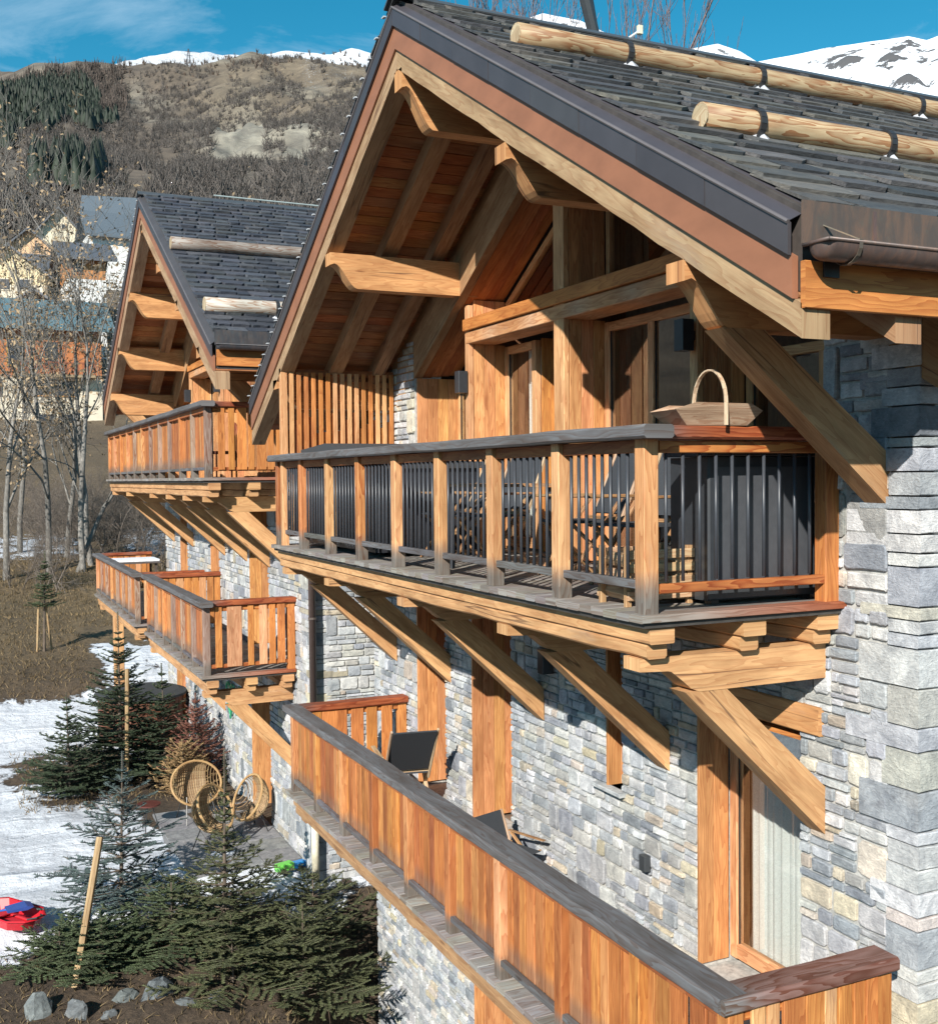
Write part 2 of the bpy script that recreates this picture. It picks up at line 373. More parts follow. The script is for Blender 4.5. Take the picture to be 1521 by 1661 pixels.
def quoin_geo(mb, x0, x1, y0, y1, z0, z1, col=None):
    """corner stone shown on two faces: rough box with broken arrises"""
    vs = []; cx, cy, cz = (x0+x1)/2, (y0+y1)/2, (z0+z1)/2; g = []
    for k, f in ((z0, 0), (z0+.010, 1), (cz, 1.0), (z1-.010, 1), (z1, 0)):
        ring = []
        i_ = .008*(1-f)
        for (x, y) in ((x0, y0), (cx, y0), (x1, y0), (x1, cy), (x1, y1), (cx, y1), (x0, y1), (x0, cy)):
            dx = math.copysign(i_, cx-x) if abs(x-cx) > 1e-6 else 0; dy = math.copysign(i_, cy-y) if abs(y-cy) > 1e-6 else 0
            j = .003; cor = abs(x-cx) > 1e-6 and abs(y-cy) > 1e-6
            cc = .005 if cor else 0
            ring.append(V((x+dx+math.copysign(cc, cx-x)+random.uniform(-j, j), y+dy+math.copysign(cc, cy-y)+random.uniform(-j, j), k+random.uniform(-.004, .004))))
        vs += ring
    fs = []
    for r in range(4):
        for i in range(8): j = (i+1) % 8; fs.append([r*8+i, r*8+j, r*8+8+j, r*8+8+i])
    fs.append(list(range(8))[::-1]); fs.append([32+i for i in range(8)])
    mb.add(vs, fs, [[(0, 0)]*len(f) for f in fs], col or stone_col())
def commit(specs, parent, name, mat, limit=300, stuffname=None, smooth=False):
    """specs = (size key, point, builder): the largest in view become objects, the rest one joined part"""
    def key(s):
        q = proj(s[1])
        if q is None or not (-40 < q[0] < 1560 and -40 < q[1] < 1700): return -1
        return s[0]/q[2]**2
    sp = sorted(specs, key=key, reverse=True); rest = MB(); nrest = 0
    for i, s in enumerate(sp):
        if i < limit: mb = MB(); s[2](mb); part(name, mb, parent, mat, smooth)
        else: s[2](rest); nrest += 1
    if nrest: part(stuffname or name, rest, parent, mat, smooth, kind='stuff')
XD, YD, ZD = V((1, 0, 0)), V((0, 1, 0)), V((0, 0, 1))
def wall_x(mb, specs, x, y0, y1, z0, z1, ops, big=1.0, zmax=None, back=.35, thin=1.0):
    """stone wall in a plane of constant x facing -x; ops = (ya, yb, za, zb)"""
    zb = sorted({z0, z1, *[o[2] for o in ops if z0 < o[2] < z1], *[o[3] for o in ops if z0 < o[3] < z1]})
    for za, zc in zip(zb[:-1], zb[1:]):
        segs = [(y0, y1)]
        for o in ops:
            if o[2] <= za+1e-4 and o[3] >= zc-1e-4:
                ns = []
                for a, b in segs:
                    if o[1] <= a or o[0] >= b: ns.append((a, b))
                    else:
                        if o[0] > a: ns.append((a, o[0]))
                        if o[1] < b: ns.append((o[1], b))
                segs = ns
        for a, b in segs:
            if zmax:
                poly = [(a, za), (b, za), (b, min(zc, zmax(b))), (a, min(zc, zmax(a)))]
                if zmax(a) <= za or zmax(b) <= za: continue
                prism(mb, poly, x+.012, x+back, (.38, .375, .355), 'yz')
            else: box(mb, x+.012, x+back, a, b, za, zc, (.38, .375, .355), 'y')
    for (u, z, w_, h) in lay_stones(y0, y1, z0, z1, ops, big, zmax, thin=thin):
        specs.append((w_*h, V((x, u+w_/2, z+h/2)), (lambda m, u=u, z=z, w_=w_, h=h: stone_geo(m, V((x, 0, 0)), YD, -XD, u, z, w_, h))))
def wall_y(mb, specs, y, x0, x1, z0, z1, ops, big=1.0, zmax=None, back=.35, thin=1.0):
    box(mb, x0-.10, x1, y+.012, y+back, z0, z1, (.38, .375, .355), 'x')
    for (u, z, w_, h) in lay_stones(x0, x1, z0, z1, ops, big, zmax, thin=thin):
        specs.append((w_*h, V((u+w_/2, y, z+h/2)), (lambda m, u=u, z=z, w_=w_, h=h: stone_geo(m, V((0, y, 0)), XD, -YD, u, z, w_, h))))
def quoins(specs, x, y, z0, z1):
    z = z0; k = 0
    while z < z1-.05:
        h = min(random.choice((.06, .08, .11, .14, .18, .23)), z1-z); lx, ly = (random.uniform(.36, .55), random.uniform(.225, .26)) if random.random() < .4 else (random.uniform(.245, .30), random.choice((.28, .36, .45, .56)))
        specs.append((.09, V((x, y, z+h/2)), (lambda m, a=lx, b=ly, z=z, h=h: beam(m, (x-.006-random.uniform(0, .010), y-.008+b/2-random.uniform(0, .006), z+h/2), (x+a, y-.006+b/2, z+h/2), b, h-.010, stone_col(), (0, 0, 1), .006, stops=[.3, .7], wob=.004))))
        z += h; k += 1
# ------------------------------------------------------------------ timber pieces
def scroll(mb, x0, x1, top, tip, full, y0, y1, col, run=.30):
    """cantilevered purlin with an S-curved end, seen in the xz plane"""
    P = [(x0, tip)]
    for i in range(1, 9):
        t = i/8; s = (1-math.cos(math.pi*t))/2
        P.append((x0+.045+run*.8*t, tip+.016+(full-tip-.016)*(s*.8+.2*t)))
    P.insert(1, (x0+.045, tip+.016))
    poly = P+[(x1, full), (x1, top), (x0, top)]
    prism(mb, poly, y0, y1, col)
def planks_y(parent, x, thick, y0, y1, z0, z1, bw, col, mat='wood', name='plank', zfun=None, dirx=False, y=None, x0=None, x1=None, va=.14):
    """vertical boards: in plane x (running over y) or, with dirx, in plane y (running over x)"""
    a, b = (x0, x1) if dirx else (y0, y1); n = max(1, round((b-a)/bw)); wv = (b-a)/n
    for i in range(n):
        u = a+wv*i; g = .002; c = vary(col, va, .07); top = min(z1, zfun(u+wv/2)) if zfun else z1
        if top <= z0+.02: continue
        mb = MB(); pz = random.uniform(0, .003)
        if dirx: beam(mb, (u+wv/2, y-thick/2-pz, z0), (u+wv/2, y-thick/2-pz, top), thick, wv-g*2, c, (1, 0, 0), .003)
        else: beam(mb, (x-thick/2-pz, u+wv/2, z0), (x-thick/2-pz, u+wv/2, top), wv-g*2, thick, c, (1, 0, 0), .003)
        part(name, mb, parent, mat)
def window(root, xg, y0, y1, z0, z1, fr=.075, mull=(), curtain=None, label='window', name='window'):
    """glazed unit in plane x = xg, facing -x"""
    mb = MB(); c = vary(LARCH_L, .05); t = .07
    box(mb, xg-t/2, xg+t/2, y0, y0+fr, z0, z1, c, 'z', .006); box(mb, xg-t/2, xg+t/2, y1-fr, y1, z0, z1, c, 'z', .006)
    box(mb, xg-t/2, xg+t/2, y0+fr, y1-fr, z1-fr, z1, c, 'y', .006); box(mb, xg-t/2, xg+t/2, y0+fr, y1-fr, z0, z0+fr*1.3, c, 'y', .006)
    for m_ in mull: box(mb, xg-t/2-.004, xg+t/2, m_-fr*.5, m_+fr*.5, z0+fr*1.3, z1-fr, c, 'z', .006)
    w_ = part(name, mb, root, 'wood')
    edges = [y0+fr]+[q for m_ in mull for q in (m_-fr*.5, m_+fr*.5)]+[y1-fr]
    for a, b in zip(edges[::2], edges[1::2]):
        g = MB(); box(g, xg-.006, xg+.006, a, b, z0+fr*1.3, z1-fr, (.1, .1, .1), 'z'); part('pane', g, w_, 'glass')
        # dark rubber bead round the pane
        r_ = .007
        for q in (a, b-r_): bd = MB(); box(bd, xg-.018, xg-.007, q, q+r_, z0+fr*1.3, z1-fr, (.02, .02, .02), 'z'); part('glazing_bead', bd, w_, 'metal')
    if curtain:
        for (a, b) in curtain:
            cm = MB(); n = int((b-a)/.025)+2; vs = []; x_ = xg+.10
            for i in range(n+1):
                u = a+(b-a)*i/n; d = .018*math.sin(i*1.9)+.01*math.sin(i*.7); vs += [V((x_+d, u, z0+.03)), V((x_+d*1.2, u, z1-.05))]
            fs = [[2*i, 2*i+2, 2*i+3, 2*i+1] for i in range(n)]
            cm.add(vs, fs, [[(0, 0)]*4 for _ in fs], (.80, .79, .76)); part('curtain', cm, w_, 'fabric', smooth=True)
    return w_
def brace(root, y0, y1, xa, xb, za, xw, zt, zb_, col=BEAM, name='brace'):
    mb = MB(); ang = math.atan2(zt-za, xw-xb)
    prism(mb, [(xa, za-.004), (xw, zb_), (xw, zt), (xb, za-.004)], y0, y1, vary(col, .06, .02), along=ang); return part(name, mb, root, 'beam')
def cross_beam(root, y0, y1, x0, xw, zt, col=BEAM):
    mb = MB(); z = zt
    prism(mb, [(x0, z-.075), (x0+.20, z-.085), (x0+.22, z-.09), (x0+.30, z-.15), (x0+.36, z-.20), (x0+.42, z-.225), (xw, z-.225), (xw, z), (x0, z)], y0, y1, vary(col, .06, .02)); return part('cross_beam', mb, root, 'beam')
def step_beam(mb, x, w_, y0, y1, zt, h, col=BEAM):
    """long balcony beam along y with a stepped near end and a waney lower edge"""
    n = int((y1-y0)/.35); box(mb, x, x+w_, y0, y1, zt-h*.5, zt, col, 'y', .006)
    st = [(i+.5)/n for i in range(n)]
    beam(mb, (x+w_/2-.004, y0+.05, zt-h*.75), (x+w_/2-.004, y1-.05, zt-h*.75), w_-.03, h*.5-.004, mixc(col, BEAM_D, .15), (0, 0, 1), .014, stops=st, wob=.007)
def railing(root, name, x, ys, z, kind, bays_boards=5, capcol=GREYW, facing=-1, H=1.0, bars=9, over=.12, grey=.5):
    """long railing in plane x with posts whose far edges stand at ys (descending)"""
    mb = MB(); y_near, y_far = min(ys)-.10, max(ys)
    beam(mb, (x+.02, y_near-over, z+H+.038), (x+.02, y_far+.06, z+H+.038), .20, .078, capcol, (0, 0, 1), .014, stops=[i/22 for i in range(1, 22)], wob=.004)
    rt = part(name, mb, root, 'wood')
    for y in ys:
        p = MB(); g = random.random(); c = vary(mixc(LARCH, LARCH_L, random.random()), .12, .08) if g < .8 else vary(LARCH_R, .1)
        gt = random.uniform(.16, .30)
        if grey > .7 and g > .45: c = mixc(c, (.26, .25, .24), .7)
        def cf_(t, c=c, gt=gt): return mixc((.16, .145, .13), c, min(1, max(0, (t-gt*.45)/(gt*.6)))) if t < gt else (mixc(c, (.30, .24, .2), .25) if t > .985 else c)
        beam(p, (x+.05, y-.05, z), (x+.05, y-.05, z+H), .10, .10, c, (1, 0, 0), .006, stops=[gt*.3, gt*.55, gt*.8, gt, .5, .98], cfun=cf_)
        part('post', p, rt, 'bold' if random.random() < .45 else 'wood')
    yy = sorted(ys)
    for a, b in zip(yy[:-1], yy[1:]):
        lo, hi = a, b-.10
        for (zz, hh, cc, nm) in ((z+H-.04, .075, LARCH_R, 'top_rail'), (z+.16 if kind == 'bars' else z+.125, .05 if kind == 'bars' else .045, GREYW, 'bottom_rail')):
            r_ = MB(); xr = (x+.03, x+.085) if kind == 'bars' else (x+.004, x+.048); box(r_, xr[0], xr[1], lo+.001, hi-.001, zz-hh/2, zz+hh/2, vary(cc, .12), 'y', .004); part(nm, r_, rt, 'wood')
        if kind == 'bars':
            for k in range(bars):
                u = lo+(hi-lo)*(k+.7)/(bars+.4); q = MB(); tube(q, [(x+.058, u, z+.185), (x+.058, u, z+H-.078)], .0115, DARKM, 6); part('baluster', q, rt, 'metal', smooth=True)
        else:
            u = lo+.004
            while u < hi-.03:
                wv = random.choice((.09, .10, .12, .13, .145)) if bays_boards > 4 else random.uniform(.13, .18)
                if hi-u-wv < .05: wv = hi-u-.004
                wv = min(wv, hi-u-.004); q = MB(); c = vary(random.choice((LARCH, (.47, .19, .055), (.40, .15, .045), LARCH_R, (.52, .25, .09))), .18, .08); off = random.choice((0, .004, .010))
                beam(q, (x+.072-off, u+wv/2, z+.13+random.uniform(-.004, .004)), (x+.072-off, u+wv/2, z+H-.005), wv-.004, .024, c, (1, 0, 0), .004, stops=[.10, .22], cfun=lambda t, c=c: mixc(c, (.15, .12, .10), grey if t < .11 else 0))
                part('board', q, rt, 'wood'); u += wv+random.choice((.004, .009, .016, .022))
    return rt
def short_rail(root, y, x0, x1, z, kind, layout=None, cap=(GREYW, REDW), H=1.0, sgn=-1):
    """short return of a railing along x at y; runs from the corner post to the wall"""
    mb = MB(); 
    beam(mb, (x0-.06, y-.05, z+H+.036), (x1+.0, y-.05, z+H+.036), .20, .078, cap[0], (0, 0, 1), .014, stops=[.1, .22, .34, .6, .8], cfun=lambda t: mixc(cap[0], cap[1], min(1, max(0, (t-.06)/.2))), wob=.003)
    rt = part('return_rail', mb, root, 'bold')
    p = MB(); box(p, x1-.115, x1-.003, y-.10, y, z, z+H, vary(LARCH, .08), 'z', .006); part('post', p, rt, 'wood')
    for (zz, hh, cc, nm) in ((z+H-.045, .07, LARCH, 'top_rail'), (z+.14 if kind == 'bars' else z+.12, .055, mixc(LARCH, REDW, .55), 'bottom_rail')):
        r_ = MB(); beam(r_, (x0+.112, y-.065, zz), (x1-.118, y-.065, zz), .055, hh, cc, (0, 0, 1), .005); part(nm, r_, rt, 'bold')
    a, b = x0+.11, x1-.12
    if kind == 'bars':
        for k in range(10):
            u = a+(b-a)*(k+.55)/10.3; q = MB(); tube(q, [(u, y-.06, z+.178), (u, y-.06, z+H-.081)], .0105, DARKM, 8); part('baluster', q, rt, 'metal', smooth=True)
    else:
        for (u, wv) in layout:
            q = MB(); c = vary(random.choice((LARCH, LARCH, LARCH_L)), .14, .08)
            beam(q, (a+u*(b-a)+wv/2, y-.106, z+.11), (a+u*(b-a)+wv/2, y-.106, z+H-.012), .024, wv-.004, c, (1, 0, 0), .004); part('board', q, rt, 'wood')
    return rt
def deck(root, x0, x1, y0, y1, z, bw=.14, col=GREYW_L):
    mb = MB(); box(mb, x0+.03, x1-.01, y0+.03, y1-.03, z-.075, z-.05, (.05, .045, .04), 'y'); rt = part('deck_frame', mb, root, 'plain')
    y = y0; gap = .006
    while y < y1-.02:
        wv = min(bw, y1-y); q = MB(); c = vary(col, .16, .04); zo = random.uniform(-.002, .002)
        edge = y == y0
        beam(q, (x0+random.uniform(-.004, .004), y+wv/2, z-.022+zo), (x1, y+wv/2, z-.022+zo), wv-gap, .044, c, (0, 0, 1), .004, stops=[.25, .5] if edge else None, cfun=(lambda t, c=c: mixc(c, REDW, min(1, max(0, t*1.6-.2)))) if edge else None)
        part('deck_board', q, rt, 'wood'); y += wv
    return rt
# ------------------------------------------------------------------ roof
class Gable:
    def __init__(g, x0, x1, yr, hr, hl, zt, s): g.x0, g.x1, g.yr, g.hr, g.hl, g.zt, g.s = x0, x1, yr, hr, hl, zt, s
    def top(g, y): return g.zt-g.s*abs(y-g.yr)
def slate_geo(mb, g, sgn, x, w_, d, ex, th, col, rag=.012):
    """one slate on slope sgn (-1 = towards -y): d = run from ridge of its lower edge (horizontal), ex = exposure"""
    k = math.hypot(1, g.s); cs = 1/k; sn = g.s/k
    def P(u, dd, n): return V((u, g.yr+sgn*(dd+n*sn), g.zt-g.s*dd+n*cs))
    up = ex*1.22; lift = th*1.5
    r = lambda: random.uniform(-rag, rag)
    cut = random.uniform(.012, .05)*w_/.3*(1.8 if ex > .2 else 1)
    lo = [(x, r()-cut*.8), (x+cut, r()*.5), (x+w_*.5, r()), (x+w_-cut, r()*.5), (x+w_, r()-cut*.8)]
    vs = []
    for n_ in (1, 0):
        for (u, e) in lo: vs.append(P(u, d+e, lift-(0 if n_ else th)))
        vs.append(P(x+w_, d-up, th*.35*n_)); vs.append(P(x, d-up, th*.35*n_))
    fs = [[0, 1, 2, 3, 4, 5, 6], [13, 12, 11, 10, 9, 8, 7]]
    for i in range(7): j = (i+1) % 7; fs.append([i, i+7, j+7, j])
    if sgn < 0: pass
    mb.add(vs, fs, [[(0, 0)]*len(f) for f in fs], col)
def slates(root, g, sgn, run, xs0, xs1, ex, wr, th, cols, rag=.012, limit=300):
    specs = []; n = int(run/ex)
    for i in range(n):
        d = (i+1)*run/n; x = xs0-random.uniform(0, .05); first = True
        while x < xs1:
            w_ = random.uniform(*wr); c = vary(random.choice(cols), .22, .03)
            if first: x = xs0+random.uniform(-.012, .012); w_ = random.uniform(wr[0]*.5, wr[1]); first = False
            specs.append((w_*ex, V((x+w_/2, g.yr+sgn*d, g.zt-g.s*d)), (lambda m, x=x, w_=w_, d=d, c=c, t=th*random.uniform(.8, 1.25): slate_geo(m, g, sgn, x, w_-.006, d, run/n, t, c, rag))))
            x += w_
    return specs
def roof(root, g, cols, ex, wr, th, slate_x1, rafters_x, wallx, sofw=.115, sofname='soffit_board', eaves=True, ldepth=.6, inset=.03):
    """gabled roof: core, slates, soffit boards, rafters, barge boards, flashings, gutter"""
    s = g.s; mb = MB()
    for sg, hl in ((-1, g.hr), (1, g.hl)):
        pts = [(g.yr, g.zt-.012), (g.yr+sg*hl, g.zt-s*hl-.012), (g.yr+sg*hl, g.zt-s*hl-.40), (g.yr, g.zt-.40)]
        if sg > 0: pts = pts[::-1]
        pts = pts[::-1]
        prism(mb, pts, g.x0+.035, g.x1, (.06, .05, .045), 'yz')
    rt = part('roof', mb, root, 'plain')
    sp = slates(root, g, -1, g.hr, g.x0+inset, slate_x1, ex, wr, th, cols)+slates(root, g, 1, g.hl, g.x0-.03, g.x0+1.2, ex, wr, th, cols)
    commit(sp, rt, 'slate', 'slate', 300, 'remaining_slates')
    back = MB(); k = math.hypot(1, s)
    prism(back, [(g.yr, g.zt+.005), (g.yr, g.zt-.02), (g.yr+g.hl, g.zt-s*g.hl-.02), (g.yr+g.hl, g.zt-s*g.hl+.005)], g.x0+1.2, g.x1, cols[0], 'yz'); part('far_slope_slating', back, rt, 'slate')
    mb = MB()
    for sg in (-1, 1): beam(mb, (g.x0-.06, g.yr+sg*.075, g.zt+.035-.04), (g.x1, g.yr+sg*.075, g.zt+.035-.04), .19, .02, (.06, .065, .07), (0, sg*s*-1*-1, 1), .004)
    part('ridge_cap', mb, rt, 'metal')
    for sg, hl in ((-1, g.hr), (1, g.hl)):
        # dark metal verge flashing in lengths, brown fascia, verge rafter
        n = max(3, round(hl/.62))
        for i in range(n):
            a, b = hl*i/n+.003, hl*(i+1)/n-.003; m2 = MB(); xa = g.x0-.045+(.002 if i % 2 else 0)
            P = [(g.yr+sg*a, g.zt-s*a-.085), (g.yr+sg*b, g.zt-s*b-.085), (g.yr+sg*b, g.zt-s*b-.235), (g.yr+sg*a, g.zt-s*a-.235)]
            if sg < 0: P = P[::-1]
            prism(m2, P[::-1], xa, xa+.02, vary(FLASH, .08, .03), 'yz'); part('verge_flashing', m2, rt, 'flash')
        m2 = MB(); P0 = V((g.x0-.045, g.yr, g.zt-.083)); P1 = V((g.x0-.045, g.yr+sg*hl, g.zt-s*hl-.083))
        tube(m2, [P0, P1], .011, (.16, .145, .15), 6); part('flashing_bead', m2, rt, 'flash')
        m2 = MB(); nn = V((0, sg*s, 1)).normalized()
        A = V((g.x0-.045, g.yr, g.zt-.080)); B = V((g.x0-.045, g.yr+sg*hl, g.zt-s*hl-.080)); C2 = B+V((.085+inset, 0, .094)); D = A+V((.085+inset, 0, .094))
        f = [0, 1, 2, 3]; m2.add([A, B, C2, D, A-nn*.004, B-nn*.004, C2-nn*.004, D-nn*.004], [f, [7, 6, 5, 4], [0, 4, 5, 1], [1, 5, 6, 2], [2, 6, 7, 3], [3, 7, 4, 0]], [[(0, 0)]*4]*6, vary(FLASH, .1)); part('verge_flange', m2, rt, 'flash')
        zoff = lambda t: V((0, 0, 0))
        for (x_, w_, t0, t1, col, nm, st, wb) in ((g.x0-.02, .035, .236, .432, FASCIA, 'fascia_board', 9, .0), ):
            m2 = MB(); P = [(g.yr, g.zt-t0), (g.yr, g.zt-t1), (g.yr+sg*hl, g.zt-s*hl-t1), (g.yr+sg*hl, g.zt-s*hl-t0)]
            if sg < 0: P = P[::-1]
            prism(m2, P, x_, x_+w_, col, 'yz', along=math.atan2(-sg*s, 1)); part(nm, m2, rt, 'fascia')
        for q, rx in enumerate(rafters_x):
            m2 = MB(); ov = .04 if q == 0 else .02; hh = hl+ov; c = vary(mixc(BEAM_D, (.40, .30, .20), .45), .08, .03) if q == 0 else vary(BEAM_D, .1, .04)
            mid = .50; A = V((g.x0+rx[0]+(rx[1]-rx[0])/2, g.yr+sg*.0, g.zt-mid-.017)); B = V((A.x, g.yr+sg*hh, g.zt-s*hh-mid-.017))
            a0, b0 = g.x0+rx[0], g.x0+rx[1]; z0_, z1_ = .434, (rx[2] if len(rx) > 2 else ldepth)
            nst = 22; Pt = [(g.yr+sg*hh*i/nst, g.zt-s*hh*i/nst-z0_) for i in (0, nst)]
            Pb = [(g.yr+sg*hh*i/nst, g.zt-s*hh*i/nst-z1_+(random.uniform(-.006, .008) if q == 0 else 0)) for i in range(nst+1)]
            poly = Pt[:1]+[Pt[1]]+Pb[::-1]
            if sg > 0: poly = poly[::-1]
            prism(m2, poly, a0, b0, c, 'yz', along=math.atan2(-sg*s, 1)); part('rafter', m2, rt, 'beam')
        nb = round(hl/sofw); smb = MB()
        for i in range(nb):
            a, b = hl*i/nb+.0015, hl*(i+1)/nb-.0015; o_ = random.uniform(0, .004)
            m2 = MB(); c = vary(random.choice((SOFF, SOFF, mixc(SOFF, LARCH, .5), LARCH_R)), .25, .08)
            beam(m2, (g.x0+.02, g.yr+sg*(a+b)/2, g.zt-s*(a+b)/2-.418-o_), (wallx, g.yr+sg*(a+b)/2, g.zt-s*(a+b)/2-.418-o_), (b-a)*math.hypot(1, s), .02, c, (0, sg*s, 1), .004)
            part(sofname, m2, rt, 'wood')
    return rt
def gutter(rt, x0, x1, y, z, r=.062, brackets=(), col=COPPER):
    """half round gutter with rolled rim, end cap and hooked brackets; copper skirt above, eaves board behind"""
    mb = MB(); n = 10; vs = []; fs = []
    for (xx, q) in ((x0+.05, 1), (x1, 1)):
        for k in range(n+1):
            an = math.pi*(1+k/n); vs.append(V((xx, y+r*math.cos(an), z+r*math.sin(an)))); 
    for k in range(n+1):
        an = math.pi*(1+k/n); vs.append(V((x0+.05, y+(r-.004)*math.cos(an), z+(r-.004)*math.sin(an))))
    for k in range(n+1):
        an = math.pi*(1+k/n); vs.append(V((x1, y+(r-.004)*math.cos(an), z+(r-.004)*math.sin(an))))
    m = n+1
    for k in range(n): fs.append([k, k+1, m+k+1, m+k]); fs.append([2*m+k, 3*m+k, 3*m+k+1, 2*m+k+1])
    # rounded end cap
    for ring in range(1, 5):
        a0 = ring/4*math.pi/2
        for k in range(n+1):
            an = math.pi*(1+k/n); vs.append(V((x0+.05-.05*math.sin(a0), y+r*math.cos(a0)*math.cos(an), z+r*math.cos(a0)*math.sin(an))))
        b0 = 4*m+(ring-1)*m; p0 = 0 if ring == 1 else b0-m
        for k in range(n): fs.append([p0+k, b0+k, b0+k+1, p0+k+1])
    mb.add(vs, fs, [[(0, 0)]*4 for _ in fs], col); g_ = part('gutter', mb, rt, 'copper', smooth=True)
    b = MB(); tube(b, [(x0, y-r, z), (x1, y-r, z)], .009, vary(col, .05), 6); tube(b, [(x0, y-r, z), (x0, y+r, z)], .009, col, 6); part('rolled_rim', b, g_, 'copper', smooth=True)
    for bx in brackets:
        b = MB(); P = []
        for k in range(9): an = math.pi*(.97+1.0*k/8); P.append((y+(r+.008)*math.cos(an), z+(r+.008)*math.sin(an)))
        vs = []; fs = []
        for (yy, zz) in P: vs += [V((bx, yy, zz)), V((bx+.022, yy, zz)), V((bx+.022, yy*1.0, zz-.004)), V((bx, yy, zz-.004))]
        for k in range(len(P)-1):
            for j in range(4): jj = (j+1) % 4; fs.append([4*k+j, 4*k+jj, 4*k+4+jj, 4*k+4+j])
        b.add(vs, fs, [[(0, 0)]*4 for _ in fs], (.13, .11, .09)); beam(b, (bx+.011, y-r, z+.008), (bx-.05, y+r+.02, z+.11), .016, .005, (.2, .17, .13), (0, 0, 1), 0)
        box(b, bx-.04, bx+.05, y+r+.004, y+r+.014, z-r-.05, z-.02, (.03, .03, .03), 'x'); part('bracket', b, g_, 'copper')
    b = MB(); box(b, x0-.0, x1, y+r+.0, y+r+.012, z+.01, z+.205, vary(col, .05), 'x')
    sk = part('eaves_skirt', b, rt, 'copper')
    for k in range(3): 
        b = MB(); box(b, x0+.42+.62*k, x0+.44+.62*k, y+r-.004, y+r+.0-.0005, z+.012, z+.19, vary(col, .1), 'z'); part('seam', b, sk, 'copper')
    b = MB(); box(b, x0+.03, x1, y+r+.018, y+r+.05, z-.275, z-.06, LARCH, 'x', .003); part('eaves_board', b, rt, 'wood')
def snow_log(rt, name, x0, x1, y, z, r, brx, col, zr=None):
    mb = MB(); n = 16; pts = [(x0+(x1-x0)*i/n, y+random.uniform(-.006, .006), z+random.uniform(-.004, .004)) for i in range(n+1)]
    tube(mb, pts, r, col, 16, rads=[r*random.uniform(.97, 1.03) for _ in pts]); lg = part(name, mb, rt, 'bold', smooth=True)
    e = MB(); tube(e, [(x0-.004, y, z), (x0+.0, y, z)], r*.97, (.50, .42, .28), 16); part('end_grain', e, lg, 'wood')
    for bx in brx:
        b = MB(); P = []
        for k in range(9):
            an = math.radians(250-k*27); P.append(V((bx, y+(r+.010)*math.cos(an)*1.0, z+(r+.010)*math.sin(an))))
        P.append(P[-1]+V((0, .01, -.01)))
        P = [V((bx, y-.02, z-r-.07)), V((bx, y-.055, z-r-.02))]+[V((bx, y+(r+.012)*math.cos(a_), z+(r+.012)*math.sin(a_))) for a_ in [math.radians(235-k*22) for k in range(8)]]
        for q0, q1 in zip(P[:-1], P[1:]): beam(b, q0, q1, .014, .045, (.03, .03, .032), (1, 0, 0), 0)
        part('strap', b, lg, 'metal')
        f = MB(); A = V((bx, y-.05, z-r-.05)); f.add([A+V((-.15, .03, -.035)), A+V((.02, -.13, -.07)), A+V((.20, .0, -.04)), A+V((.02, .02, .10)), A+V((-.02, .06, .07))], [[0, 1, 3], [1, 2, 3], [0, 3, 4], [2, 4, 3], [0, 2, 1]], [[(0, 0)]*3]*5, (.42, .44, .48)); part('lead_shoe', f, lg, 'metal')
